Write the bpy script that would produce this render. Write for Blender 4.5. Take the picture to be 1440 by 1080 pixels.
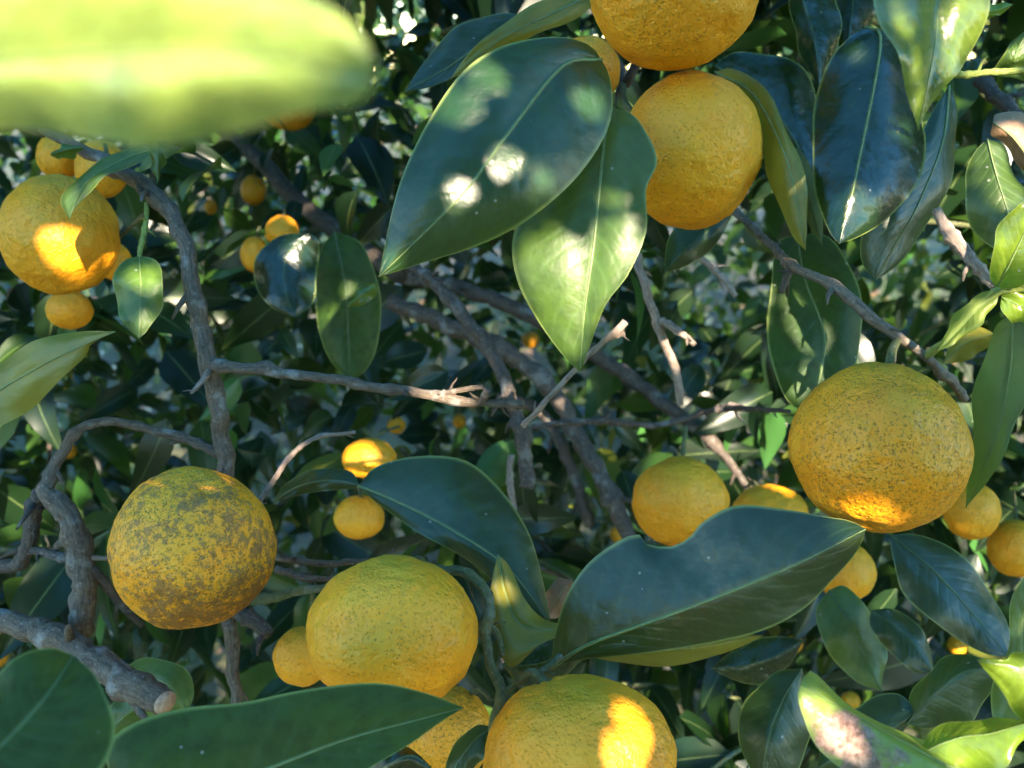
import bpy, math, random
from mathutils import Vector, Matrix, noise

for o in list(bpy.data.objects):
    bpy.data.objects.remove(o)
sc = bpy.context.scene
col = sc.collection
R = math.radians

# ------------------------------------------------------------------ camera
CAM = Vector((0.0, 0.0, 1.25))
PITCH = R(-18)
FWD = Vector((0, math.cos(PITCH), math.sin(PITCH)))
RGT = Vector((1, 0, 0))
UPV = Vector((0, -math.sin(PITCH), math.cos(PITCH)))
FPX = 1400.0
cd = bpy.data.cameras.new('camera')
cd.lens = 35.0
cd.sensor_width = 36.0
cd.clip_start = 0.01
cd.clip_end = 400
cd.dof.use_dof = True
cd.dof.focus_distance = 0.365
cd.dof.aperture_fstop = 16
cd.dof.aperture_blades = 0
cam = bpy.data.objects.new('camera', cd)
col.objects.link(cam)
cam.location = CAM
cam.rotation_euler = (R(90) + PITCH, 0, 0)
sc.camera = cam

# ------------------------------------------------------------------ sky, sun, exposure
SUN = (0.30 * RGT + 0.20 * UPV - 0.92 * FWD).normalized()      # direction towards the sun
w = bpy.data.worlds.new('World')
sc.world = w
w.use_nodes = True
nt = w.node_tree
sky = nt.nodes.new('ShaderNodeTexSky')
sky.sky_type = 'NISHITA'
sky.sun_disc = False
sky.sun_elevation = math.asin(SUN.z)
sky.sun_rotation = math.atan2(SUN.x, SUN.y)
sky.air_density = 1.0
sky.dust_density = 0.0
sky.ozone_density = 2.6
bg = nt.nodes['Background']
bg.inputs[1].default_value = 0.15
hsv = nt.nodes.new('ShaderNodeHueSaturation')
hsv.inputs['Saturation'].default_value = 1.35
nt.links.new(sky.outputs[0], hsv.inputs['Color'])
nt.links.new(hsv.outputs[0], bg.inputs[0])
sl = bpy.data.lights.new('sun', 'SUN')
sl.energy = 3.3
sl.angle = R(0.6)
sl.color = (1.0, 0.93, 0.82)
so = bpy.data.objects.new('sun', sl)
col.objects.link(so)
so.rotation_euler = SUN.to_track_quat('Z', 'Y').to_euler()
so.location = (0, 0, 6)
sc.view_settings.view_transform = 'Standard'
sc.view_settings.look = 'None'
sc.view_settings.gamma = 1
sc.view_settings.use_curve_mapping = False
sc.view_settings.exposure = 2.9
sc.view_settings.use_white_balance = True      # the camera is balanced for open shade
sc.view_settings.white_balance_temperature = 7900
sc.render.engine = 'CYCLES'
sc.cycles.use_denoising = True
sc.cycles.max_bounces = 4
sc.cycles.use_adaptive_sampling = True
sc.cycles.adaptive_threshold = 0.04
sc.cycles.use_light_tree = False
sc.cycles.diffuse_bounces = 2
sc.cycles.glossy_bounces = 2
sc.cycles.transmission_bounces = 2
sc.cycles.caustics_reflective = False
sc.cycles.caustics_refractive = False

# ------------------------------------------------------------------ helpers
def P(x, y, d):
    """a point d metres deep that the photograph shows at pixel (x, y) of 1440 x 1080"""
    return CAM + d * (FWD + (x - 720) / FPX * RGT + (540 - y) / FPX * UPV)

def lerp(a, b, t):
    return a + (b - a) * t

def catmull(pts, n):
    """n+1 points evenly spaced along a Catmull-Rom curve through pts (Vectors)"""
    if len(pts) == 2:
        return [pts[0].lerp(pts[1], i / n) for i in range(n + 1)]
    q = [2 * pts[0] - pts[1]] + list(pts) + [2 * pts[-1] - pts[-2]]
    fine = []
    for i in range(1, len(q) - 2):
        p0, p1, p2, p3 = q[i - 1:i + 3]
        for k in range(12):
            t = k / 12
            fine.append(0.5 * (2 * p1 + (p2 - p0) * t + (2 * p0 - 5 * p1 + 4 * p2 - p3) * t * t
                               + (3 * p1 - p0 - 3 * p2 + p3) * t ** 3))
    fine.append(q[-2].copy())
    acc = [0.0]
    for a, b in zip(fine, fine[1:]):
        acc.append(acc[-1] + (Vector(b[:2]) - Vector(a[:2])).length if len(a) == 3 and a[2] > 5 else acc[-1] + (b - a).length)
    tot = acc[-1]
    out, j = [], 0
    for i in range(n + 1):
        s = tot * i / n
        while j < len(acc) - 2 and acc[j + 1] < s:
            j += 1
        sp = acc[j + 1] - acc[j]
        out.append(fine[j].lerp(fine[j + 1], (s - acc[j]) / sp if sp > 1e-12 else 0))
    return out

class MB:
    def __init__(self):
        self.v, self.f, self.uv, self.mi = [], [], [], []
    def add(self, verts, faces, uvs=None, mi=0):
        b = len(self.v)
        self.v += [tuple(p) for p in verts]
        self.f += [tuple(i + b for i in fc) for fc in faces]
        self.uv += uvs if uvs else [(0.5, 0.5)] * len(verts)
        self.mi += [mi] * len(faces)
    def mesh(self, name, mats):
        me = bpy.data.meshes.new(name)
        me.from_pydata(self.v, [], self.f)
        lay = me.uv_layers.new(name='UVMap')
        vi = [0] * len(me.loops)
        me.loops.foreach_get('vertex_index', vi)
        flat = []
        for i in vi:
            flat += self.uv[i]
        lay.data.foreach_set('uv', flat)
        me.polygons.foreach_set('use_smooth', [True] * len(me.polygons))
        for m in mats:
            me.materials.append(m)
        if len(mats) > 1:
            me.polygons.foreach_set('material_index', self.mi)
        me.update()
        return me

def link(name, data, parent=None):
    o = bpy.data.objects.new(name, data)
    col.objects.link(o)
    if parent:
        o.parent = parent
        o.matrix_parent_inverse = parent.matrix_world.inverted() if False else Matrix.Translation(-parent.location)
    return o

def tag(o, label, cat, group=None, kind=None):
    if label: o['label'] = label
    if cat: o['category'] = cat
    if group: o['group'] = group
    if kind: o['kind'] = kind
    return o

def tube(mb, pts, rad, sides=8, cap=True, mi=0, bump=0.0, seed=0, vscale=20.0):
    """a tapered tube through pts; rad: one radius per point"""
    n = len(pts)
    verts, faces, uvs = [], [], []
    ref = None
    ln = 0.0
    for i, p in enumerate(pts):
        t = (pts[min(i + 1, n - 1)] - pts[max(i - 1, 0)])
        t = t.normalized() if t.length > 1e-9 else Vector((0, 0, 1))
        if ref is None:
            ref = t.orthogonal().normalized()
        ref = (ref - t * ref.dot(t))
        ref = ref.normalized() if ref.length > 1e-6 else t.orthogonal().normalized()
        bi = t.cross(ref)
        if i: ln += (p - pts[i - 1]).length
        for k in range(sides):
            a = 2 * math.pi * k / sides
            r = rad[i]
            dirv = math.cos(a) * ref + math.sin(a) * bi
            if bump:
                q = p * (14.0 / max(r, 1e-4) * 0.012) + dirv * 0.9 + Vector((seed * 7.1, 0, 0))
                r *= 1 + bump * (noise.noise(q) + 0.5 * noise.noise(q * 2.7))
            verts.append(p + dirv * r)
            uvs.append((k / sides, ln * vscale))
    for i in range(n - 1):
        for k in range(sides):
            a, b = i * sides + k, i * sides + (k + 1) % sides
            faces.append((a, b, b + sides, a + sides))
    if cap:
        faces.append(tuple(range(sides - 1, -1, -1)))
        faces.append(tuple((n - 1) * sides + k for k in range(sides)))
    mb.add(verts, faces, uvs, mi)

# ------------------------------------------------------------------ materials
def nodes(name):
    m = bpy.data.materials.new(name)
    m.use_nodes = True
    t = m.node_tree
    for n in list(t.nodes):
        t.nodes.remove(n)
    out = t.nodes.new('ShaderNodeOutputMaterial')
    return m, t, out

def N(t, kind, **kw):
    n = t.nodes.new(kind)
    for k, v in kw.items():
        if k == 'op': n.operation = v
        elif k == 'blend': n.blend_type = v
        else: n.inputs[k].default_value = v
    return n

def mixrgb(t, fac, a, b, blend='MIX'):
    n = t.nodes.new('ShaderNodeMixRGB')
    n.blend_type = blend
    for i, x in enumerate((fac, a, b)):
        if isinstance(x, bpy.types.NodeSocket): t.links.new(x, n.inputs[i])
        elif i == 0: n.inputs[0].default_value = x
        else: n.inputs[i].default_value = (*x, 1) if len(x) == 3 else x
    return n.outputs[0]

def ramp(t, src, stops):
    n = t.nodes.new('ShaderNodeValToRGB')
    cr = n.color_ramp
    while len(cr.elements) < len(stops): cr.elements.new(0.5)
    for e, (p, c) in zip(cr.elements, stops):
        e.position = p
        e.color = (c, c, c, 1) if not hasattr(c, '__len__') else (*c, 1)
    t.links.new(src, n.inputs[0])
    return n.outputs[0]

def noise_tex(t, vec, scale, detail=3, rough=0.55, dist=0.0):
    n = t.nodes.new('ShaderNodeTexNoise')
    n.inputs['Scale'].default_value = scale
    n.inputs['Detail'].default_value = detail
    n.inputs['Roughness'].default_value = rough
    n.inputs['Distortion'].default_value = dist
    if vec is not None: t.links.new(vec, n.inputs['Vector'])
    return n.outputs['Fac']

def math_n(t, op, a, b=None):
    n = t.nodes.new('ShaderNodeMath')
    n.operation = op
    for i, x in enumerate((a, b)):
        if x is None: continue
        if isinstance(x, bpy.types.NodeSocket): t.links.new(x, n.inputs[i])
        else: n.inputs[i].default_value = x
    return n.outputs[0]

def leaf_mat(name, front, back, trans, rim=(0.30, 0.36, 0.10), rough=0.36, tfac=0.25, vein=0.35, scar=None, mottle=0.5, spec=0.8):
    m, t, out = nodes(name)
    L = t.links.new
    uv = t.nodes.new('ShaderNodeUVMap')
    sep = t.nodes.new('ShaderNodeSeparateXYZ')
    L(uv.outputs[0], sep.inputs[0])
    a = math_n(t, 'ABSOLUTE', math_n(t, 'SUBTRACT', math_n(t, 'MULTIPLY', sep.outputs[0], 2.0), 1.0))
    geo = t.nodes.new('ShaderNodeNewGeometry')
    tc = t.nodes.new('ShaderNodeTexCoord')
    oi = t.nodes.new('ShaderNodeObjectInfo')
    n1 = noise_tex(t, tc.outputs['Object'], 38, 2, 0.6)
    n2 = noise_tex(t, tc.outputs['Object'], 210, 2, 0.6)
    # uneven greens: broad drift, fine mottling, leaf-to-leaf difference
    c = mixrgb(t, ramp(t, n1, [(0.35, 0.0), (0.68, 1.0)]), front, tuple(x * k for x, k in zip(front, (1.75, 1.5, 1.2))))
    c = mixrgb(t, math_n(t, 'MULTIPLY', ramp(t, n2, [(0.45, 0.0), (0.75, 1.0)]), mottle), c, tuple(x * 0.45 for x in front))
    hue = t.nodes.new('ShaderNodeHueSaturation')
    L(math_n(t, 'ADD', math_n(t, 'MULTIPLY', oi.outputs['Random'], 0.7), 0.65), hue.inputs['Value'])
    L(c, hue.inputs['Color'])
    c = hue.outputs[0]
    # lateral veins run out from the midrib towards the tip
    ph = math_n(t, 'SUBTRACT', math_n(t, 'MULTIPLY', sep.outputs[1], 11.0), math_n(t, 'MULTIPLY', a, 2.6))
    ph = math_n(t, 'ADD', ph, math_n(t, 'MULTIPLY', n1, 0.9))
    wv = math_n(t, 'POWER', math_n(t, 'ABSOLUTE', math_n(t, 'SINE', math_n(t, 'MULTIPLY', ph, math.pi))), 10.0)
    # sine peak = between veins is broad; take narrow crest lines
    crest = math_n(t, 'MULTIPLY', wv, math_n(t, 'SUBTRACT', 1.0, math_n(t, 'POWER', a, 3.0)))
    c = mixrgb(t, math_n(t, 'MULTIPLY', crest, vein * 0.7), c, tuple(min(1, x * 1.6 + 0.015) for x in front))
    mid = ramp(t, a, [(0.0, 1.0), (0.045, 0.0)])
    c = mixrgb(t, math_n(t, 'MULTIPLY', mid, 0.75), c, (0.20, 0.27, 0.10))
    edge = ramp(t, a, [(0.945, 0.0), (0.985, 1.0)])
    c = mixrgb(t, math_n(t, 'MULTIPLY', edge, 0.65), c, rim)
    # small blemishes
    vo = t.nodes.new('ShaderNodeTexVoronoi')
    vo.inputs['Scale'].default_value = 95
    L(tc.outputs['Object'], vo.inputs['Vector'])
    spot = math_n(t, 'MULTIPLY', ramp(t, vo.outputs['Distance'], [(0.03, 1.0), (0.085, 0.0)]), ramp(t, n1, [(0.52, 0.0), (0.6, 1.0)]))
    c = mixrgb(t, math_n(t, 'MULTIPLY', spot, 0.7), c, (0.16, 0.14, 0.06))
    v2 = t.nodes.new('ShaderNodeTexVoronoi')
    v2.inputs['Scale'].default_value = 170
    L(tc.outputs['Object'], v2.inputs['Vector'])
    s2 = t.nodes.new('ShaderNodeSeparateColor'); L(v2.outputs['Color'], s2.inputs[0])
    dust = math_n(t, 'MULTIPLY', math_n(t, 'LESS_THAN', v2.outputs['Distance'], 0.10), math_n(t, 'LESS_THAN', s2.outputs[0], 0.22))
    c = mixrgb(t, math_n(t, 'MULTIPLY', dust, 0.55), c, (0.42, 0.43, 0.36))
    if scar:
        sx = math_n(t, 'SUBTRACT', sep.outputs[0], scar[0])
        sy = math_n(t, 'SUBTRACT', sep.outputs[1], scar[1])
        dist = math_n(t, 'SQRT', math_n(t, 'ADD', math_n(t, 'MULTIPLY', math_n(t, 'MULTIPLY', sx, sx), scar[2]), math_n(t, 'MULTIPLY', math_n(t, 'MULTIPLY', sy, sy), scar[3])))
        dist = math_n(t, 'ADD', dist, math_n(t, 'MULTIPLY', math_n(t, 'SUBTRACT', noise_tex(t, tc.outputs['Object'], 150, 4, 0.6), 0.5), 1.1))
        sm = ramp(t, dist, [(0.42, 1.0), (0.58, 0.0)])
        sn = noise_tex(t, tc.outputs['Object'], 520, 4, 0.7)
        sc_c = mixrgb(t, ramp(t, sn, [(0.38, 0.0), (0.62, 1.0)]), (0.12, 0.05, 0.035), (0.40, 0.24, 0.18))
        c = mixrgb(t, sm, c, sc_c)
    bk = mixrgb(t, math_n(t, 'MULTIPLY', mid, 0.8), back, (0.34, 0.40, 0.14))
    bk = mixrgb(t, ramp(t, n1, [(0.4, 0.0), (0.7, 0.6)]), bk, tuple(x * 0.6 for x in back))
    c = mixrgb(t, geo.outputs['Backfacing'], c, bk)
    pb = N(t, 'ShaderNodeBsdfPrincipled')
    L(c, pb.inputs['Base Color'])
    rr = math_n(t, 'ADD', math_n(t, 'MULTIPLY', n2, 0.20), rough - 0.21)
    rr = math_n(t, 'ADD', rr, math_n(t, 'MULTIPLY', geo.outputs['Backfacing'], 0.22))
    L(rr, pb.inputs['Roughness'])
    pb.inputs['Specular IOR Level'].default_value = spec
    bp = t.nodes.new('ShaderNodeBump')
    bp.inputs['Strength'].default_value = 0.6
    bp.inputs['Distance'].default_value = 0.0011
    h = math_n(t, 'ADD', math_n(t, 'MULTIPLY', n2, 0.55), math_n(t, 'MULTIPLY', crest, -0.22 * vein))
    h = math_n(t, 'ADD', h, math_n(t, 'MULTIPLY', n1, 1.6))
    h = math_n(t, 'ADD', h, math_n(t, 'MULTIPLY', noise_tex(t, tc.outputs['Object'], 85, 1, 0.5), 1.4))
    L(h, bp.inputs['Height'])
    L(bp.outputs[0], pb.inputs['Normal'])
    tr = t.nodes.new('ShaderNodeBsdfTranslucent')
    L(mixrgb(t, 0.35, trans, c, 'MIX'), tr.inputs['Color'])
    mx = t.nodes.new('ShaderNodeMixShader')
    mx.inputs[0].default_value = tfac
    L(pb.outputs[0], mx.inputs[1]); L(tr.outputs[0], mx.inputs[2])
    L(mx.outputs[0], out.inputs['Surface'])
    return m

def far_leaf_mat(name, front, back, trans, rough=0.34, tfac=0.12):
    """leaf without fine relief for far foliage, colour and gloss lowered to imitate deep shade"""
    m, t, out = nodes(name)
    L = t.links.new
    uv = t.nodes.new('ShaderNodeUVMap')
    sep = t.nodes.new('ShaderNodeSeparateXYZ')
    L(uv.outputs[0], sep.inputs[0])
    a = math_n(t, 'ABSOLUTE', math_n(t, 'SUBTRACT', math_n(t, 'MULTIPLY', sep.outputs[0], 2.0), 1.0))
    geo = t.nodes.new('ShaderNodeNewGeometry')
    tc = t.nodes.new('ShaderNodeTexCoord')
    n1 = noise_tex(t, tc.outputs['Object'], 9, 1, 0.5)
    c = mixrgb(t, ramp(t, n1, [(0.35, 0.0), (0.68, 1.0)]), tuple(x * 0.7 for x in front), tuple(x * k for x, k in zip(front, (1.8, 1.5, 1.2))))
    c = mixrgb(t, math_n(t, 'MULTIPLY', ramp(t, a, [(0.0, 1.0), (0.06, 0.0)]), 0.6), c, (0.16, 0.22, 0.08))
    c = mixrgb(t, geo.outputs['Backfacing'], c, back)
    pb = N(t, 'ShaderNodeBsdfPrincipled', Roughness=rough)
    pb.inputs['Specular IOR Level'].default_value = 0.32
    L(c, pb.inputs['Base Color'])
    tr = t.nodes.new('ShaderNodeBsdfTranslucent')
    tr.inputs['Color'].default_value = (*trans, 1)
    mx = t.nodes.new('ShaderNodeMixShader')
    mx.inputs[0].default_value = tfac
    L(pb.outputs[0], mx.inputs[1]); L(tr.outputs[0], mx.inputs[2])
    L(mx.outputs[0], out.inputs['Surface'])
    return m

FM = {  # greens darker than the near leaves, imitating shade deep in the foliage
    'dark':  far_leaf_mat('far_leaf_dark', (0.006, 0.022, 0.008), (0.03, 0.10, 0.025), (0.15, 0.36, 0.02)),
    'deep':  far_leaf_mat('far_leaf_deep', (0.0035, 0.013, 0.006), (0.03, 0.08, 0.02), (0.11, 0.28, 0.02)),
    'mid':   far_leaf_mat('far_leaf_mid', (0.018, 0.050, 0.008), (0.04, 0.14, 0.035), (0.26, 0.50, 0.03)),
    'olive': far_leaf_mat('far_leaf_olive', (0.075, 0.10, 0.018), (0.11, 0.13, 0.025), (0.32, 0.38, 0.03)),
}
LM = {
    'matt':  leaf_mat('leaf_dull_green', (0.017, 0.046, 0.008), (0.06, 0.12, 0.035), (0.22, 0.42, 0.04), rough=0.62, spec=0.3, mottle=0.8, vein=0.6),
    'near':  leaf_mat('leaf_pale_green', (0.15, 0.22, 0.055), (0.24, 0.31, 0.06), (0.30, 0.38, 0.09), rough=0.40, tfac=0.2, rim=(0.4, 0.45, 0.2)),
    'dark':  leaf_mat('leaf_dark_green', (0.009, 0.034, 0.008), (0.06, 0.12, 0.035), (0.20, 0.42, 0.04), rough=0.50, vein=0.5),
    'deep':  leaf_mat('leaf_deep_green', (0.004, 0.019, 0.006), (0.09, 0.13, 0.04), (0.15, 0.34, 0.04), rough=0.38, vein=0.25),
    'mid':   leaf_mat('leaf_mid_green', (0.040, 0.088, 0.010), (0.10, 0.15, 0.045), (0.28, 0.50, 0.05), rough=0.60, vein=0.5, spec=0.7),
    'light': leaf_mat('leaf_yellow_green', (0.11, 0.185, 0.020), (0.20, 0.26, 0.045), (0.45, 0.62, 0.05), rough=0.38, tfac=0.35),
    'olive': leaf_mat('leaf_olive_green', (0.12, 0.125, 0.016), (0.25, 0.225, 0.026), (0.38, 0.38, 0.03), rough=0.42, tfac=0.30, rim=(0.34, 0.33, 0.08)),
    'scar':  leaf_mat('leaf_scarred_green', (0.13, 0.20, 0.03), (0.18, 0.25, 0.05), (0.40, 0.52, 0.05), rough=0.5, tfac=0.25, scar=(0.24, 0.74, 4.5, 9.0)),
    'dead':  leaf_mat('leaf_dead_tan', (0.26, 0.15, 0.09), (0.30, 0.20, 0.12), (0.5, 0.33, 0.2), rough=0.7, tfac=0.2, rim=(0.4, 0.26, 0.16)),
}

def bark_mat(name, c1, c2, lich=0.4, scale=1.0):
    m, t, out = nodes(name)
    L = t.links.new
    tc = t.nodes.new('ShaderNodeTexCoord')
    uv = t.nodes.new('ShaderNodeUVMap')
    mp = t.nodes.new('ShaderNodeMapping')
    mp.inputs['Scale'].default_value = (6, 2.2, 1)
    L(uv.outputs[0], mp.inputs[0])
    st = noise_tex(t, mp.outputs[0], 3.0 * scale, 5, 0.65, 0.4)
    n1 = noise_tex(t, tc.outputs['Object'], 70, 4, 0.6)
    n2 = noise_tex(t, tc.outputs['Object'], 420, 4, 0.7)
    c = mixrgb(t, ramp(t, st, [(0.34, 0.0), (0.66, 1.0)]), c1, c2)
    c = mixrgb(t, math_n(t, 'MULTIPLY', ramp(t, n2, [(0.5, 0.0), (0.66, 1.0)]), 0.55), c, tuple(x * 0.35 for x in c1))
    li = math_n(t, 'MULTIPLY', ramp(t, n1, [(0.57, 0.0), (0.66, 1.0)]), lich)
    c = mixrgb(t, li, c, (0.36, 0.36, 0.35))
    vo = t.nodes.new('ShaderNodeTexVoronoi')
    vo.inputs['Scale'].default_value = 330
    L(tc.outputs['Object'], vo.inputs['Vector'])
    c = mixrgb(t, math_n(t, 'MULTIPLY', ramp(t, vo.outputs['Distance'], [(0.12, 1.0), (0.22, 0.0)]), 0.35), c, (0.36, 0.30, 0.27))
    pb = N(t, 'ShaderNodeBsdfPrincipled', Roughness=0.72)
    L(c, pb.inputs['Base Color'])
    bp = t.nodes.new('ShaderNodeBump')
    bp.inputs['Strength'].default_value = 0.9
    bp.inputs['Distance'].default_value = 0.0012
    L(math_n(t, 'ADD', st, math_n(t, 'MULTIPLY', n2, 0.8)), bp.inputs['Height'])
    L(bp.outputs[0], pb.inputs['Normal'])
    L(pb.outputs[0], out.inputs['Surface'])
    return m

BARK = bark_mat('bark_grey_brown', (0.070, 0.048, 0.034), (0.20, 0.145, 0.105), 0.5)
BARKD = bark_mat('bark_dark', (0.050, 0.036, 0.029), (0.125, 0.092, 0.074), 0.35)
TWIG = bark_mat('twig_tan', (0.20, 0.14, 0.11), (0.44, 0.33, 0.28), 0.3)
GREENT = bark_mat('twig_green', (0.085, 0.10, 0.035), (0.17, 0.18, 0.07), 0.25)
YELT = bark_mat('twig_yellow_green', (0.26, 0.33, 0.07), (0.36, 0.42, 0.11), 0.0)

KNOT = bark_mat('bark_knotted_tan', (0.12, 0.09, 0.065), (0.28, 0.22, 0.17), 0.5)
def plain_mat(name, c1, c2, rough=0.7, scale=200):
    m, t, out = nodes(name)
    tc = t.nodes.new('ShaderNodeTexCoord')
    c = mixrgb(t, ramp(t, noise_tex(t, tc.outputs['Object'], scale, 4, 0.6), [(0.35, 0.0), (0.65, 1.0)]), c1, c2)
    pb = N(t, 'ShaderNodeBsdfPrincipled', Roughness=rough)
    t.links.new(c, pb.inputs['Base Color'])
    t.links.new(pb.outputs[0], out.inputs['Surface'])
    return m

CUT = plain_mat('cut_wood', (0.36, 0.20, 0.14), (0.55, 0.36, 0.27), 0.85, 380)
MIDRIB = plain_mat('midrib_pale', (0.13, 0.19, 0.065), (0.20, 0.27, 0.10), 0.45)
MIDRIBD = plain_mat('midrib_dark', (0.040, 0.085, 0.030), (0.075, 0.13, 0.05), 0.45)
CALYX = plain_mat('calyx_green', (0.10, 0.13, 0.04), (0.17, 0.17, 0.07), 0.6)

def peel_mat(name, speck, blotch, warm=0.3):
    """speck: density of fine sooty specks; blotch: grey-brown scurf patches"""
    m, t, out = nodes(name)
    L = t.links.new
    tc = t.nodes.new('ShaderNodeTexCoord')
    oi = t.nodes.new('ShaderNodeObjectInfo')
    ad = t.nodes.new('ShaderNodeVectorMath'); ad.operation = 'ADD'
    sc_ = t.nodes.new('ShaderNodeVectorMath'); sc_.operation = 'SCALE'
    cmb = t.nodes.new('ShaderNodeCombineXYZ')
    for i in range(3): L(oi.outputs['Random'], cmb.inputs[i])
    L(cmb.outputs[0], sc_.inputs[0]); sc_.inputs['Scale'].default_value = 3.7
    L(tc.outputs['Object'], ad.inputs[0]); L(sc_.outputs[0], ad.inputs[1])
    V = ad.outputs[0]
    big = noise_tex(t, V, 26, 3, 0.5)
    medn = noise_tex(t, V, 85, 4, 0.6)
    c = mixrgb(t, ramp(t, big, [(0.3, 0.0), (0.72, 1.0)]), (0.92, 0.37, 0.022), (0.92, 0.305, 0.014))
    c = mixrgb(t, math_n(t, 'MULTIPLY', ramp(t, medn, [(0.45, 0.0), (0.7, 1.0)]), 0.45), c, (0.94, 0.43, 0.04))
    c = mixrgb(t, math_n(t, 'MULTIPLY', ramp(t, big, [(0.60, 0.0), (0.75, 1.0)]), warm), c, (0.68, 0.23, 0.015))
    pores = t.nodes.new('ShaderNodeTexVoronoi')
    pores.inputs['Scale'].default_value = 620
    L(V, pores.inputs['Vector'])
    pd = pores.outputs['Distance']
    c = mixrgb(t, math_n(t, 'MULTIPLY', ramp(t, pd, [(0.1, 1.0), (0.35, 0.0)]), 0.2), c, (0.60, 0.24, 0.008))
    # fine dark specks of uneven size, thicker in some zones
    zone = noise_tex(t, V, 30, 4, 0.6)
    warp = t.nodes.new('ShaderNodeVectorMath'); warp.operation = 'ADD'
    wn = t.nodes.new('ShaderNodeTexNoise'); wn.inputs['Scale'].default_value = 700; wn.inputs['Detail'].default_value = 2
    L(V, wn.inputs['Vector'])
    ws = t.nodes.new('ShaderNodeVectorMath'); ws.operation = 'SCALE'; ws.inputs['Scale'].default_value = 0.0026
    L(wn.outputs['Color'], ws.inputs[0]); L(V, warp.inputs[0]); L(ws.outputs[0], warp.inputs[1])
    total = None
    for scl, size in ((700, 0.28), (1150, 0.34), (380, 0.15)):
        vz = t.nodes.new('ShaderNodeTexVoronoi'); vz.inputs['Scale'].default_value = scl
        L(warp.outputs[0], vz.inputs['Vector'])
        vs_ = t.nodes.new('ShaderNodeSeparateColor'); L(vz.outputs['Color'], vs_.inputs[0])
        # only a share of the cells carries a speck; the share follows the zone
        share = math_n(t, 'ADD', math_n(t, 'MULTIPLY', math_n(t, 'SUBTRACT', zone, 0.5), 3.0), speck * (0.75 if scl > 300 else 0.35))
        on = math_n(t, 'LESS_THAN', vs_.outputs[0], share)
        dot = math_n(t, 'LESS_THAN', vz.outputs['Distance'], math_n(t, 'MULTIPLY', math_n(t, 'ADD', vs_.outputs[1], 0.4), size))
        one = math_n(t, 'MULTIPLY', on, dot)
        total = one if total is None else math_n(t, 'MAXIMUM', total, one)
    c = mixrgb(t, math_n(t, 'MULTIPLY', total, 0.45 + 0.3 * min(1, speck)), c, (0.17, 0.070, 0.006))
    # scurf: grey-brown rubbed patches, broken up
    b1 = noise_tex(t, V, 48, 5, 0.68, 0.5)
    b2 = noise_tex(t, V, 340, 4, 0.75)
    b3 = noise_tex(t, V, 18, 2, 0.5)
    bb = math_n(t, 'ADD', math_n(t, 'ADD', math_n(t, 'MULTIPLY', b1, 0.26), math_n(t, 'MULTIPLY', b2, 0.40)), math_n(t, 'MULTIPLY', b3, 0.34))
    lo2 = 0.637 - 0.115 * blotch
    bm = ramp(t, bb, [(lo2, 0.0), (lo2 + 0.05, 1.0)])
    c = mixrgb(t, math_n(t, 'MULTIPLY', bm, min(0.8, 0.4 + blotch * 0.4)), c, mixrgb(t, ramp(t, b2, [(0.4, 0.0), (0.6, 1.0)]), (0.12, 0.052, 0.016), (0.22, 0.11, 0.048)))
    hs = t.nodes.new('ShaderNodeHueSaturation')
    L(math_n(t, 'ADD', math_n(t, 'MULTIPLY', oi.outputs['Random'], 0.2), 0.9), hs.inputs['Value'])
    L(c, hs.inputs['Color'])
    pb = N(t, 'ShaderNodeBsdfPrincipled')
    L(hs.outputs[0], pb.inputs['Base Color'])
    L(math_n(t, 'ADD', math_n(t, 'MULTIPLY', bm, 0.2), 0.50), pb.inputs['Roughness'])
    pb.inputs['Specular IOR Level'].default_value = 0.4
    bp = t.nodes.new('ShaderNodeBump')
    bp.inputs['Strength'].default_value = 0.8
    bp.inputs['Distance'].default_value = 0.0009
    h = math_n(t, 'ADD', math_n(t, 'MULTIPLY', ramp(t, pd, [(0.0, 0.0), (0.4, 1.0)]), 0.5), math_n(t, 'MULTIPLY', noise_tex(t, V, 330, 2, 0.6), 1.0))
    h = math_n(t, 'ADD', h, math_n(t, 'MULTIPLY', noise_tex(t, V, 150, 2, 0.5, 0.4), 2.2))
    h = math_n(t, 'ADD', h, math_n(t, 'MULTIPLY', medn, 1.8))
    L(h, bp.inputs['Height'])
    L(bp.outputs[0], pb.inputs['Normal'])
    L(pb.outputs[0], out.inputs['Surface'])
    return m

PM = {
    'clean': peel_mat('peel_smooth', 0.05, 0.1, 0.45),
    'some':  peel_mat('peel_speckled', 0.08, 0.35),
    'many':  peel_mat('peel_dense_specks', 0.8, 0.5),
    'scurf': peel_mat('peel_scurfy', 0.85, 1.1, 0.1),
}

# ------------------------------------------------------------------ ground
def ground_mat():
    m, t, out = nodes('orchard_soil')
    L = t.links.new
    tc = t.nodes.new('ShaderNodeTexCoord')
    a = noise_tex(t, tc.outputs['Object'], 1.3, 5, 0.6)
    b = noise_tex(t, tc.outputs['Object'], 22, 5, 0.65)
    c = mixrgb(t, ramp(t, b, [(0.35, 0.0), (0.65, 1.0)]), (0.045, 0.033, 0.024), (0.15, 0.11, 0.075))
    c = mixrgb(t, ramp(t, a, [(0.42, 0.0), (0.6, 1.0)]), c, (0.055, 0.085, 0.025))
    pb = N(t, 'ShaderNodeBsdfPrincipled', Roughness=0.9)
    L(c, pb.inputs['Base Color'])
    bp = t.nodes.new('ShaderNodeBump'); bp.inputs['Distance'].default_value = 0.03
    L(b, bp.inputs['Height']); L(bp.outputs[0], pb.inputs['Normal'])
    L(pb.outputs[0], out.inputs['Surface'])
    return m
g = MB()
GN = 60
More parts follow.
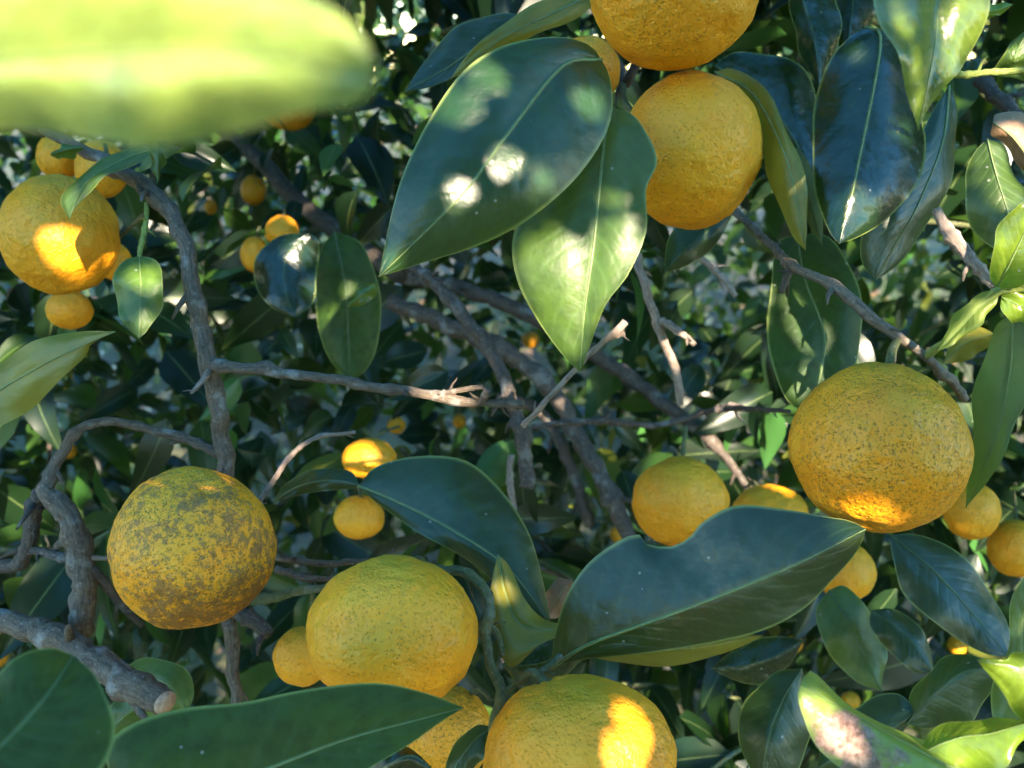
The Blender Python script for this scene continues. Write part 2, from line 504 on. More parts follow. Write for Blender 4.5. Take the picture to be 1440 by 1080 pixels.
for j in range(GN + 1):
    for i in range(GN + 1):
        x = (i / GN * 2 - 1); y = (j / GN * 2 - 1)
        X = math.copysign(abs(x) ** 2.2, x) * 150; Y = math.copysign(abs(y) ** 2.2, y) * 150 + 4
        g.v.append((X, Y, 0.05 * noise.noise(Vector((X * 0.6, Y * 0.6, 0)))))
        g.uv.append((i / GN, j / GN))
for j in range(GN):
    for i in range(GN):
        a = j * (GN + 1) + i
        g.f.append((a, a + 1, a + GN + 2, a + GN + 1)); g.mi.append(0)
gr = link('ground', g.mesh('ground', [ground_mat()]))
gr['kind'] = 'structure'

# ------------------------------------------------------------------ the tree the camera looks into
tree = link('citrus_tree', None)
tree.location = (-0.98, 0.92, 0.0)
tag(tree, 'citrus tree whose grey branches and big glossy leaves hold the yellow fruit', 'tree')

def px(pts):
    return [Vector((x, y, d * 1000)) for x, y, d in pts]

def unpx(v):
    return P(v[0], v[1], v[2] / 1000)

BR = {}
PROT = []      # (x, y, radius_px, depth): what background leaves must not hide
_bi = [0]
def branch(name, pts, mat, n=None, sides=10, bump=0.10, label=None, parent=None, nodes_at=(), keep=True):
    """pts: (x, y, depth, radius in px)"""
    _bi[0] += 1
    n = n or max(16, len(pts) * 11)
    W = [P(x, y, d) for x, y, d, r in pts]
    rr = [r * 0.78 * d / FPX for x, y, d, r in pts]
    brn = random.Random(_bi[0] * 13)
    nodes_at = list(nodes_at) + [brn.random() for _ in range(max(1, n // 9))]
    nodes_w = [brn.uniform(.10, .32) for _ in nodes_at]
    c = catmull(W, n)
    # radius along the arc
    acc = [0.0]
    for a, b in zip(W, W[1:]): acc.append(acc[-1] + (b - a).length)
    rad = []
    for i in range(n + 1):
        s = acc[-1] * i / n
        j = 0
        while j < len(acc) - 2 and acc[j + 1] < s: j += 1
        k = (s - acc[j]) / max(1e-9, acc[j + 1] - acc[j])
        r = lerp(rr[j], rr[j + 1], k)
        for na, nw in zip(nodes_at, nodes_w):
            r *= 1 + nw * math.exp(-((i / n - na) * n / 1.1) ** 2)
        r *= 1 + 0.06 * math.sin(i * 1.7 + _bi[0])
        rad.append(r)
        # crooked growth
    c = [p + Vector((noise.noise(p * 110), noise.noise(p * 110 + Vector((5, 0, 0))), noise.noise(p * 110 + Vector((0, 9, 0))))) * rad[i] * 0.5 for i, p in enumerate(c)]
    mb = MB()
    tube(mb, c, rad, sides, True, 0, bump, _bi[0])
    for q in range(n // 14):                       # thorns and broken spurs at the nodes
        k = brn.randrange(2, n - 2)
        ta = (c[k + 1] - c[k]).normalized()
        sd = (ta.orthogonal().normalized() * brn.uniform(-1, 1) + ta.cross(ta.orthogonal()).normalized() * brn.uniform(-1, 1) + ta * .4).normalized()
        ln_ = brn.uniform(.9, 3.2) * rad[k] + .0015
        r0 = min(rad[k] * .45, .0022)
        tube(mb, [c[k], c[k] + sd * (rad[k] + ln_ * .5), c[k] + sd * (rad[k] + ln_) + ta * ln_ * .2], [r0 * 1.2, r0 * .8, r0 * .3], 6, True)
    o = link(name, mb.mesh(name, [mat]), parent or tree)
    if label: o['label'] = label
    if keep:
        for x, y, d, r in pts:
            PROT.append((x, y, r + 6, d))
        for a, b in zip(pts, pts[1:]):
            for k in (0.25, 0.5, 0.75):
                PROT.append((lerp(a[0], b[0], k), lerp(a[1], b[1], k), lerp(a[3], b[3], k) + 4, lerp(a[2], b[2], k)))
    return o

# trunk outside the picture, limbs reach in from it
tb = MB()
tp = [Vector((-0.98, 0.92, -0.05)), Vector((-0.99, 0.91, 0.25)), Vector((-0.96, 0.90, 0.55)), Vector((-0.97, 0.86, 0.85))]
tube(tb, catmull(tp, 14), [0.075 - 0.022 * i / 14 for i in range(15)], 14, True, 0, 0.12, 3)
link('trunk', tb.mesh('trunk', [BARK]), tree)
for ps, r1 in (([Vector((-0.97, 0.86, 0.83)), Vector((-0.72, 0.62, 0.93)), P(-330, 835, .50), P(-60, 865, .44)], .0068),
               ([Vector((-0.97, 0.87, 0.83)), Vector((-0.88, 0.72, 1.12)), P(-420, 20, .60), P(-120, 120, .50), P(60, 182, .455)], .0036),
               ([Vector((-0.97, 0.88, 0.82)), Vector((-0.80, 1.05, 1.25)), P(120, 60, 1.25), P(330, 195, 1.05), P(420, 285, .92), P(560, 385, .78)], .008)):
    lb = MB()
    tube(lb, catmull(ps, 22), [lerp(0.034, r1, min(1, i / 14)) for i in range(23)], 10, True, 0, 0.12, len(ps))
    link('limb', lb.mesh('limb', [BARKD]), tree)

b1 = branch('branch', [(55, 178, .455, 10), (120, 212, .45, 11), (180, 245, .445, 12), (232, 292, .44, 13), (258, 340, .435, 14), (276, 425, .43, 15), (293, 505, .428, 17), (306, 575, .43, 16), (318, 660, .435, 16), (322, 760, .44, 16), (318, 850, .44, 15), (328, 930, .435, 12), (335, 1000, .43, 10)], BARK, n=90, nodes_at=(0.14, 0.19, 0.30, 0.40), label='knobbly grey branch passing behind the scurfy fruit')
branch('twig', [(296, 512, .427, 13), (330, 516, .42, 11), (420, 526, .415, 9), (540, 546, .405, 9), (650, 562, .40, 9), (700, 568, .398, 7), (737, 568, .396, 7)], BARK, n=60, nodes_at=(0.5, 0.82, 0.98), parent=None, label='long bare grey twig ending in knobs')
branch('twig', [(610, 556, .402, 6), (640, 549, .40, 5), (682, 544, .398, 5)], BARK)
branch('twig', [(676, 566, .399, 7), (682, 555, .394, 7), (684, 549, .392, 5)], BARK)
branch('twig', [(300, 520, .427, 7), (285, 535, .42, 5), (268, 552, .415, 3)], TWIG)
b2 = branch('branch', [(318, 650, .437, 10), (290, 628, .436, 9), (220, 606, .432, 8), (150, 593, .425, 8), (106, 610, .42, 9), (78, 655, .418, 11), (68, 695, .416, 17), (98, 722, .415, 20), (112, 780, .415, 21), (118, 830, .415, 21), (112, 885, .418, 22)], BARK, n=90, nodes_at=(0.63, 0.75, 0.84), label='arched rough branch beside the scurfy fruit')
branch('twig', [(70, 695, .416, 14), (45, 715, .418, 15), (42, 755, .42, 14), (30, 790, .425, 12), (-10, 800, .43, 12)], BARKD)
branch('twig', [(45, 775, .42, 8), (75, 780, .417, 9), (105, 785, .415, 9)], BARKD)
branch('twig', [(125, 785, .415, 5), (155, 785, .42, 4), (180, 786, .43, 4)], TWIG)
branch('twig', [(128, 800, .415, 10), (150, 825, .42, 9), (170, 850, .425, 7), (200, 880, .43, 5)], BARKD)
b3 = branch('branch', [(-60, 865, .44, 20), (0, 872, .42, 20), (60, 890, .405, 23), (115, 918, .395, 26), (165, 950, .385, 26), (232, 988, .375, 25)], BARK, n=60, sides=16, nodes_at=(0.55,), label='thick grey branch with a sawn pinkish end')
# sawn end: pale disc with bark ring
e0, e1 = P(165, 950, .385), P(232, 988, .375)
ax = (e1 - e0).normalized()
cm = MB()
rim_r = 25 * .375 / FPX * 0.76
u_ = ax.orthogonal().normalized(); v_ = ax.cross(u_)
vs, fs = [], []
for k in range(20):
    a = 2 * math.pi * k / 20
    vs.append(e1 + ax * 0.0012 + (math.cos(a) * u_ + math.sin(a) * v_) * rim_r * 0.90)
for k in range(20):
    a = 2 * math.pi * k / 20
    vs.append(e1 - ax * 0.003 + (math.cos(a) * u_ + math.sin(a) * v_) * rim_r * 0.93)
vs.append(e1 + ax * 0.0016)
for k in range(20):
    fs.append((k, (k + 1) % 20, 40)); fs.append((20 + k, 20 + (k + 1) % 20, (k + 1) % 20, k))
cm.add(vs, fs)
cf = link('cut_face', cm.mesh('cut_face', [CUT]), b3)
cf.matrix_parent_inverse = Matrix.Translation(-b3.matrix_basis.translation) @ Matrix.Translation((0, 0, 0))
branch('branch', [(318, 850, .44, 14), (345, 865, .435, 15), (380, 892, .43, 12)], BARKD)
branch('twig', [(330, 850, .44, 12), (380, 840, .435, 9), (450, 828, .43, 7), (490, 820, .42, 6)], GREENT)
branch('twig', [(340, 770, .45, 6), (395, 785, .45, 6), (450, 792, .44, 6), (500, 790, .43, 6), (560, 795, .41, 7)], BARK)
branch('twig', [(390, 800, .45, 7), (430, 812, .44, 7), (470, 815, .43, 5)], BARK)
branch('twig', [(330, 745, .455, 4), (360, 710, .45, 4), (385, 675, .45, 5), (405, 645, .45, 5), (440, 617, .455, 4), (500, 608, .46, 3)], TWIG, label='pale thin twig above the fruit')
b5 = branch('branch', [(570, 372, .56, 8), (600, 388, .555, 10), (640, 430, .55, 12), (688, 492, .545, 13), (718, 560, .54, 13), (735, 620, .54, 14), (741, 685, .54, 14)], BARKD, n=60, nodes_at=(0.45,), label='dark branch stub cut off above a leaf')
b6 = branch('branch', [(548, 425, .72, 14), (620, 452, .71, 16), (700, 490, .70, 17), (760, 530, .70, 15), (805, 600, .70, 16), (850, 680, .69, 15), (890, 765, .69, 14)], BARKD, n=60)
b7 = branch('branch', [(560, 388, .80, 12), (650, 405, .79, 14), (740, 440, .78, 14), (840, 500, .78, 14), (930, 565, .76, 13), (1000, 620, .75, 9), (1055, 688, .74, 6)], BARKD, n=60)
branch('branch', [(700, 560, .72, 10), (760, 580, .72, 10), (800, 650, .715, 10), (830, 740, .71, 9)], BARKD)
branch('twig', [(745, 600, .60, 5), (840, 592, .60, 6), (930, 597, .61, 6), (1010, 575, .60, 5), (1110, 578, .50, 4)], BARKD)
branch('twig', [(1008, 576, .598, 7), (1030, 573, .588, 8), (1046, 576, .58, 6)], TWIG)
branch('twig', [(738, 600, .42, 6), (765, 568, .415, 5), (800, 528, .41, 5), (845, 484, .405, 5), (868, 466, .40, 6), (880, 453, .40, 7)], TWIG, n=40, nodes_at=(0.2, 0.93))
branch('twig', [(848, 480, .405, 4), (872, 470, .402, 5), (879, 469, .401, 4)], TWIG)
branch('twig', [(885, 340, .53, 6), (900, 380, .52, 8), (915, 425, .52, 8), (930, 470, .52, 8), (950, 520, .525, 8), (957, 570, .53, 6)], TWIG, n=44, nodes_at=(0.5,))
branch('twig', [(925, 450, .52, 7), (950, 462, .515, 7), (978, 484, .51, 5)], TWIG)
branch('twig', [(985, 362, .56, 6), (1010, 385, .56, 6), (1035, 415, .56, 5)], TWIG)
b10 = branch('branch', [(1010, 275, .52, 7), (1048, 310, .49, 7), (1085, 345, .45, 7), (1112, 374, .40, 9), (1165, 396, .385, 9), (1200, 425, .38, 11), (1226, 447, .378, 11), (1262, 474, .376, 8), (1300, 500, .378, 8), (1330, 528, .385, 8), (1356, 560, .40, 9)], KNOT, n=90, nodes_at=(0.44, 0.55, 0.66), label='knotted twig carrying the big speckled fruit')
branch('twig', [(1112, 372, .40, 8), (1106, 390, .398, 8), (1098, 410, .396, 5)], BARK)
branch('twig', [(1300, 500, .378, 7), (1345, 470, .36, 7), (1382, 430, .35, 8), (1405, 408, .345, 9), (1450, 400, .34, 9)], YELT, n=40)
branch('twig', [(1318, 295, .36, 8), (1332, 322, .357, 11), (1355, 352, .352, 12), (1400, 402, .346, 9)], TWIG, n=40, nodes_at=(0.35,), label='bare pinkish sunlit twig')
branch('twig', [(1334, 104, .35, 7), (1380, 103, .345, 6), (1450, 99, .34, 6)], YELT)
branch('twig', [(1380, 112, .5, 13), (1405, 140, .48, 13), (1450, 180, .46, 12)], BARKD)
bst = branch('twig', [(560, 790, .40, 8), (618, 800, .395, 9), (655, 808, .39, 10), (680, 826, .385, 10), (688, 858, .38, 9), (682, 885, .378, 9), (690, 930, .375, 9), (703, 975, .372, 11), (698, 1010, .372, 10), (690, 1060, .375, 9), (686, 1110, .38, 9)], GREENT, n=70, nodes_at=(0.42, 0.68), label='grey green stem between two large fruits')
branch('twig', [(684, 870, .379, 5), (698, 890, .38, 6), (706, 922, .38, 6)], GREENT)
branch('twig', [(700, 985, .372, 6), (725, 962, .37, 5), (760, 945, .37, 5), (790, 922, .375, 6)], GREENT)
branch('twig', [(205, 285, .44, 4), (204, 320, .436, 5), (197, 350, .432, 5), (195, 365, .43, 3)], YELT)
branch('branch', [(845, 60, .50, 10), (868, 92, .46, 11), (880, 120, .45, 9), (905, 60, .44, 8), (930, -60, .44, 8)], BARKD, nodes_at=(0.3,))
branch('twig', [(720, 640, .60, 6), (716, 670, .60, 6), (722, 720, .60, 6)], TWIG)

# ------------------------------------------------------------------ fruit
def sphere_mesh(seed, seg, rings, lump=0.023, neck=0.05, ribs=0.012):
    mb = MB()
    vs, fs, uv = [], [], []
    rnd = random.Random(seed)
    ph = rnd.uniform(0, 6.28); nr = rnd.choice((8, 9, 10)); off = Vector((seed * 3.17, seed * 1.3, 0))
    for j in range(rings + 1):
        th = math.pi * j / rings
        for i in range(seg):
            a = 2 * math.pi * i / seg
            dv = Vector((math.sin(th) * math.cos(a), math.sin(th) * math.sin(a), math.cos(th)))
            r = 1 + lump * 1.6 * noise.noise(dv * 1.3 + off) + lump * 1.1 * noise.noise(dv * 3.1 + off) + lump * 0.5 * noise.noise(dv * 7 + off) + lump * 0.28 * noise.noise(dv * 15 + off)
            top = max(0.0, dv.z)
            r += neck * math.exp(-((th) / 0.38) ** 2) - 0.10 * math.exp(-((th) / 0.13) ** 2)
            r -= 0.055 * math.exp(-((math.pi - th) / 0.16) ** 2)
            r += ribs * math.cos(nr * a + ph) * (top ** 5) * (1 if th > 0.15 else 0.3)
            p = dv * r
            p.z *= 0.965
            vs.append(p)
            uv.append((i / seg, j / rings))
    for j in range(rings):
        for i in range(seg):
            a, b = j * seg + i, j * seg + (i + 1) % seg
            fs.append((a, a + seg, b + seg, b))
    mb.add(vs, fs, uv)
    return mb

def star(r):
    """five-lobed calyx cap"""
    mb = MB(); vs, fs = [], []
    n = 20
    for k in range(n):
        a = 2 * math.pi * k / n
        q = r * (0.72 + 0.28 * math.cos(5 * a))
        vs.append((q * math.cos(a), q * math.sin(a), -0.08 * r + 0.1 * r * (q / r)))
    for k in range(n):
        a = 2 * math.pi * k / n
        vs.append((0.35 * r * math.cos(a), 0.35 * r * math.sin(a), 0.30 * r))
    vs.append((0, 0, 0.36 * r))
    for k in range(n):
        b = (k + 1) % n
        fs.append((k, b, n + b, n + k)); fs.append((n + k, n + b, 2 * n))
    mb.add([Vector(v) for v in vs], fs)
    return mb

_fs = [0]
def fruit(label, x, y, d, rx, ry, mat, up=(0.0, 1.0, -0.25), stalk=None, small=False, group=None):
    """up: stem end in camera axes (right, up, towards camera); stalk: (x, y, d) where the stalk meets its twig"""
    _fs[0] += 1
    e = link('citrus_fruit', None)
    e.location = P(x, y, d)
    tag(e, label, 'citrus fruit', group)
    r = 0.5 * (rx + ry) * d / FPX
    n = (Vector(up[0] * RGT) + up[1] * UPV - up[2] * FWD).normalized()
    rot = n.to_track_quat('Z', 'Y').to_matrix()
    mb = sphere_mesh(_fs[0], 36 if small else 72, 24 if small else 50)
    rv = [rot @ Vector(v) * r for v in mb.v]
    rx /= math.sqrt(1 + ((x - 720) / FPX) ** 2); ry /= math.sqrt(1 + ((y - 540) / FPX) ** 2)   # off-axis stretch of the lens
    kx = rx * d / FPX / (0.5 * (max(q.dot(RGT) for q in rv) - min(q.dot(RGT) for q in rv)))
    ky = ry * d / FPX / (0.5 * (max(q.dot(UPV) for q in rv) - min(q.dot(UPV) for q in rv)))
    out = []
    for v in mb.v:
        q = rot @ Vector(v) * r
        cxx, cu, cf_ = q.dot(RGT) * kx, q.dot(UPV) * ky, q.dot(FWD)
        out.append(tuple(RGT * cxx + UPV * cu + FWD * cf_))
    mb.v = out
    po = link('peel', mb.mesh('peel', [PM[mat]]), e)
    po.matrix_parent_inverse = Matrix()
    topv = Vector(mb.v[0])
    cb = star(r * (0.17 if not small else 0.2))
    cb.v = [tuple(rot @ Vector(v) + topv + n * r * 0.02) for v in cb.v]
    co = link('calyx', cb.mesh('calyx', [CALYX]), e)
    co.matrix_parent_inverse = Matrix()
    tgt = (P(*stalk) - e.location) if stalk else topv + n * r * 0.35 + Vector((0, 0.004, 0.015))
    sb = MB()
    a0 = topv + n * r * 0.02
    mid_ = (a0 + n * r * 0.22).lerp(tgt, 0.35)
    tube(sb, catmull([a0, mid_, tgt], 10), [lerp(r * 0.06, max(r * 0.05, 0.0012), i / 10) for i in range(11)], 8, True, 0, 0.1, _fs[0])
    st = link('stalk', sb.mesh('stalk', [GREENT]), e)
    st.matrix_parent_inverse = Matrix()
    PROT.append((x, y, 0.5 * (rx + ry) * 1.02, d))
    return e

fruit('large round yellow fruit hanging above another, cropped by the top of the photograph', 949, -17, .37, 121, 117, 'clean', (-.45, .75, -.5), (880, 10, .44))
fruit('smooth yellow fruit directly below the topmost one, next to the sun-dappled leaves', 971, 213, .40, 102, 112, 'clean', (-.75, .55, -.4), (876, 118, .45))
fruit('yellow fruit with a sunlit patch and a narrow curled leaf lying across it', 84, 330, .50, 86, 85, 'some', (.15, .9, -.45), (150, 225, .455))
fruit('yellow fruit half hidden behind the grey branch above the sunlit fruit', 83, 220, .57, 32, 34, 'some', small=True, stalk=(70, 182, .46))
fruit('yellow fruit behind the narrow curled leaf and the grey branch', 143, 238, .56, 38, 42, 'some', small=True, stalk=(150, 228, .457))
fruit('small fruit peeking out beside the sunlit fruit near the little hanging leaf', 160, 368, .56, 26, 27, 'some', small=True, stalk=(205, 300, .44))
fruit('small smooth fruit tucked under the sunlit fruit', 98, 436, .56, 35, 28, 'some', small=True, stalk=(60, 380, .60))
fruit('shaded fruit under the pale out-of-focus leaf', 406, 152, .80, 39, 32, 'some', small=True, stalk=(400, 100, .82))
fruit('dim fruit in deep shade beside the dark bluish limb', 356, 268, 1.05, 18, 22, 'some', small=True, stalk=(360, 225, 1.0))
fruit('fruit peeking over the top edge of the half-lit round leaf', 397, 326, .72, 24, 24, 'some', small=True, stalk=(405, 285, .88))
fruit('fruit behind the yellow rim of the half-lit round leaf', 358, 358, .72, 20, 26, 'some', small=True, stalk=(365, 320, .75))
fruit('tiny bright fruit speck in the darkest part of the foliage', 296, 291, 1.1, 9, 11, 'some', small=True, stalk=(300, 270, 1.1))
fruit('fruit covered with grey-brown scurf in front of the grey branch', 271, 770, .385, 119, 115, 'scurf', (.25, .55, -.75), (318, 700, .437))
fruit('big yellow fruit with scattered specks behind a broad green leaf', 552, 890, .36, 122, 110, 'some', (.15, .75, -.6), (600, 800, .396))
fruit('small lumpy fruit touching the side of the big lightly specked one', 424, 924, .43, 40, 43, 'some', (.2, .9, -.3), (440, 829, .43), small=True)
fruit('fruit with brown streaks below the leaf tip and the grey green stem', 630, 1030, .44, 64, 66, 'many', (.5, .8, -.3), (692, 985, .373))
fruit('big smooth fruit with a glowing sunlit patch next to the grey green stem', 815, 1068, .345, 136, 121, 'clean', (-.35, .85, -.4), (728, 960, .37))
fruit('large fruit densely speckled with dark dots, hanging from the knotted twig', 1235, 630, .36, 131, 121, 'many', (.22, .93, -.28), (1264, 476, .376))
fruit('mid-sized fruit seen through the bite in a blue-green leaf', 957, 706, .58, 69, 64, 'some', (.1, .9, -.4), (965, 600, .60))
fruit('fruit mostly hidden behind the blue-green leaf, under the thin dark branch end', 1081, 735, .66, 58, 54, 'some', (-.2, .9, -.3), (1052, 684, .735), small=True)
fruit('small fruit with a leaf tip against it beside the large speckled one', 1366, 718, .62, 41, 42, 'clean', (.1, .9, -.3), (1370, 640, .66), small=True)
fruit('small shaded fruit beside the one touched by a leaf tip', 1428, 772, .64, 42, 41, 'clean', (.2, .9, -.3), (1425, 690, .68), small=True)
fruit('small pinkish yellow fruit below the sunlit tip of the blue-green leaf', 1190, 804, .60, 42, 42, 'clean', (-.4, .7, .35), (1160, 740, .62), small=True)
fruit('small sunlit fruit above the dark folded leaf', 519, 645, .62, 39, 29, 'clean', (.2, .9, -.2), (560, 600, .66), small=True)
fruit('small fruit under the dark folded leaf above a big fruit', 505, 728, .62, 36, 31, 'clean', (.1, .9, .1), (490, 660, .66), small=True)
fruit('fruit glowing between the big dappled leaf and the topmost fruit', 826, 100, .43, 46, 50, 'clean', (.3, .8, -.4), (868, 90, .46), small=True)
FAR = [(1116, 906, .85, 13), (1346, 908, .85, 14), (1196, 986, .80, 14), (-4, 922, .75, 17), (97, 634, .9, 11), (557, 598, 1.0, 13), (646, 592, 1.1, 10), (746, 478, 1.2, 12), (1180, 700, .9, 12), (872, 752, .9, 14)]
FARL = ['tiny orange-yellow fruit deep in shade below the blue-green leaf', 'tiny shaded fruit between two blue glossy leaves', 'tiny fruit just above the scarred leaf',
        'fruit sliver above the thick sawn branch', 'tiny fruit inside the arch of the rough branch', 'tiny dim fruit just above the small sunlit fruit',
        'tiny dim fruit below the long bare twig', 'tiny dim fruit behind the crossing dark branches', 'small hidden fruit behind the large speckled one', 'tiny fruit beside the bitten leaf edge']
for (x, y, d, r), lb in zip(FAR, FARL):
    fruit(lb, x, y, d, r, r, 'clean', small=True, stalk=(x + 6, y - r - 22, d + .03))

# ------------------------------------------------------------------ leaves
def lf_grid(Lp, Mp, Rp, nt, ns, wav, seed, crease, bulge=1.25):
    """Lp, Mp, Rp: world curves of both margins and the midrib, nt+1 points each"""
    vs, uv = [], []
    for i in range(nt + 1):
        t = i / nt
        for k in range(ns + 1):
            s = k / ns * 2 - 1
            a = abs(s)
            E = Lp[i] if s < 0 else Rp[i]
            p = Mp[i].lerp(E, a)
            wd = (E - Mp[i]).length
            # blade cups away from the camera between rib and margin, margin waves
            p = p + FWD * (-crease * wd * math.sin(math.pi * a) * 0.55)
            p = p + FWD * wav * (a ** 2) * math.sin(math.pi * t) * (math.sin(2 * math.pi * (2.3 * t + seed * 0.37) + (1.3 if s < 0 else 0)) + 0.6 * noise.noise(Vector((t * 6, s * 2, seed * 5.1))))
            p = p + FWD * wav * 0.35 * noise.noise(Vector((t * 5, s * 3, seed * 2.3)))
            vs.append(p); uv.append((s * 0.5 + 0.5, t))
    return vs, uv

_ls = [0]
def leaf(tone, under, base, mids, tip, left, right, dl, dr, label=None, wav=0.0022, crease=0.16, rib=True, rib_dark=False, nt=34, ns=14, bite=None, keep=True, rib_w=1.0):
    """base, mids, tip: (x, y, depth) down the midrib; left, right: (x, y) along each margin; dl, dr: how much deeper
    (metres) the middle of that margin lies than the midrib. under: the pale underside faces the camera"""
    _ls[0] += 1
    seed = _ls[0]
    mpx = px([base] + list(mids) + [tip])
    M = catmull(mpx, nt)
    def margin(pts, dz):
        e = catmull([Vector((base[0], base[1], 0))] + [Vector((x, y, 0)) for x, y in pts] + [Vector((tip[0], tip[1], 0))], nt)
        res = []
        for i in range(nt + 1):
            t = i / nt
            prof = math.sin(math.pi * min(1, max(0, t))) ** 0.7
            res.append(P(e[i].x, e[i].y, M[i].z / 1000 + dz * prof))
        return res
    Lw, Rw = margin(left, dl), margin(right, dr)
    Mw = [unpx(v) for v in M]
    vs, uv = lf_grid(Lw, Mw, Rw, nt, ns, wav, seed, crease)
    fs = []
    W = ns + 1
    for i in range(nt):
        for k in range(ns):
            a = i * W + k
            q = (a, a + W, a + W + 1, a + 1)
            fs.append(q)
    # make the upper side face the camera unless the underside shows
    c = fs[len(fs) // 2 + ns // 4]
    nn = (vs[c[1]] - vs[c[0]]).cross(vs[c[2]] - vs[c[0]])
    facing = nn.dot(CAM - vs[c[0]]) > 0
    if facing == under:
        fs = [f[::-1] for f in fs]
    mb = MB(); mb.add(vs, fs, uv)
    o = link('leaf', mb.mesh('leaf', [LM[tone]]), tree)
    if label: o['label'] = label
    if rib:
        rm = MB()
        L_ = sum((a - b).length for a, b in zip(Mw, Mw[1:]))
        off = []
        for i in range(nt + 1):
            off.append(vs[i * W + ns // 2] - FWD * 0.00018)
        tube(rm, off, [max(0.00010, 0.0062 * L_ * rib_w * (1 - i / nt) ** 0.8) for i in range(nt + 1)], 6, True)
        r = link('midrib', rm.mesh('midrib', [MIDRIBD if rib_dark else MIDRIB]), o)
        r.matrix_parent_inverse = Matrix()
    if keep:
        for i in range(2, nt, 5):
            c_ = M[i]
            PROT.append((c_.x, c_.y, 18, c_.z / 1000))
    return o

# out-of-focus leaf close to the lens
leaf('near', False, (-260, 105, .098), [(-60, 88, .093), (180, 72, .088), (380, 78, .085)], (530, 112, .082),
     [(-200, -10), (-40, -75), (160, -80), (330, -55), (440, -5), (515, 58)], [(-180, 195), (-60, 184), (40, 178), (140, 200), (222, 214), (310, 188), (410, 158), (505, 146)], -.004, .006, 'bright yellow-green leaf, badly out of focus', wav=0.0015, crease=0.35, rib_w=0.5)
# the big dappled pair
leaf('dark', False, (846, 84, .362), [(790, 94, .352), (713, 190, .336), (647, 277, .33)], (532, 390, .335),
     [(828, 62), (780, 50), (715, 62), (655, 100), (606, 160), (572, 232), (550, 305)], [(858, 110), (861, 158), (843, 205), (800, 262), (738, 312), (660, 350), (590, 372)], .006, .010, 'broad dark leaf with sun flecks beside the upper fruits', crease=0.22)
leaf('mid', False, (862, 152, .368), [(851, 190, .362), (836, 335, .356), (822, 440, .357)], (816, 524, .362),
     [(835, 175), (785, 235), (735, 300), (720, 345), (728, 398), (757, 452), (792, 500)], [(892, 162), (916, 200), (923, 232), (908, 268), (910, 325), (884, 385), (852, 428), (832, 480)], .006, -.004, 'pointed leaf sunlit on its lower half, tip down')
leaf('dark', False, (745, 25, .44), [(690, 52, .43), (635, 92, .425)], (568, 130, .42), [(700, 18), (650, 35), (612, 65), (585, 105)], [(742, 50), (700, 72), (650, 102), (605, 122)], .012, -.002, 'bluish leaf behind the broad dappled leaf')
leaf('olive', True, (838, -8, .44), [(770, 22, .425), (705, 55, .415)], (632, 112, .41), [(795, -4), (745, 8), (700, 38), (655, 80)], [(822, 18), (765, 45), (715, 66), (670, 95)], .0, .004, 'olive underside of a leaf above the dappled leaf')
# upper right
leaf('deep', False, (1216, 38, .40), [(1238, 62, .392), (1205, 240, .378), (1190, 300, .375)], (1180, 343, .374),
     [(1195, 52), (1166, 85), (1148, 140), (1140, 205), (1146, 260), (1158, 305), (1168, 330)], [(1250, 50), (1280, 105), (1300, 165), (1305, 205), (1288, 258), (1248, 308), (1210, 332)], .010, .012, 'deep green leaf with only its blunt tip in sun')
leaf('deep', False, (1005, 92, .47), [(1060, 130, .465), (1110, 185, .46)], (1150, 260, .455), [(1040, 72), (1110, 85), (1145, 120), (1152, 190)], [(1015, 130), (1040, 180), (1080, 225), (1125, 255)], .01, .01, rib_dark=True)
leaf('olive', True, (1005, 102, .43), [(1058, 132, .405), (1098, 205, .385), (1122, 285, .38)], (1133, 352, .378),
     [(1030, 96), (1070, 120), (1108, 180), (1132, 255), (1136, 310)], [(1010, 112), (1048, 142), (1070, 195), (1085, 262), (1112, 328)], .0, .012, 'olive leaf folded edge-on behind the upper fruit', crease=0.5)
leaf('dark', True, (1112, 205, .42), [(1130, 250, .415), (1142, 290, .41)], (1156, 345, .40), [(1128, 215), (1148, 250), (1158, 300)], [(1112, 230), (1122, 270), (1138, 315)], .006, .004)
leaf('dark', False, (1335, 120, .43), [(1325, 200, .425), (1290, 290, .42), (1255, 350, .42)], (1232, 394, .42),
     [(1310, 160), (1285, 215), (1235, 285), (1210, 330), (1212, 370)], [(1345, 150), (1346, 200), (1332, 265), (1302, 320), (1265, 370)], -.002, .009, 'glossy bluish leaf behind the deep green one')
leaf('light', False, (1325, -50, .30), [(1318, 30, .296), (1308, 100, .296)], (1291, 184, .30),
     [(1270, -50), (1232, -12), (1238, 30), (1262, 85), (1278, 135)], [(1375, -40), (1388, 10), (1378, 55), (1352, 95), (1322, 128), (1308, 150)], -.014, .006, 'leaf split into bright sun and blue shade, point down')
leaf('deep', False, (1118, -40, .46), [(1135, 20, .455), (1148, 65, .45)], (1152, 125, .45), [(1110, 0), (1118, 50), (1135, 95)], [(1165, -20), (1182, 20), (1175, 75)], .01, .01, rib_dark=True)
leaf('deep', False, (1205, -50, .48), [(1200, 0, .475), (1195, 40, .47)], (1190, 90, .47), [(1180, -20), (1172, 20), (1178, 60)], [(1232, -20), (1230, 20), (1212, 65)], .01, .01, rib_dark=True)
leaf('dark', False, (1030, 300, .47), [(1000, 322, .465), (965, 350, .46)], (934, 384, .46), [(1010, 298), (965, 305), (940, 335)], [(1022, 318), (1000, 352), (965, 374)], .015, .005, rib_dark=True)
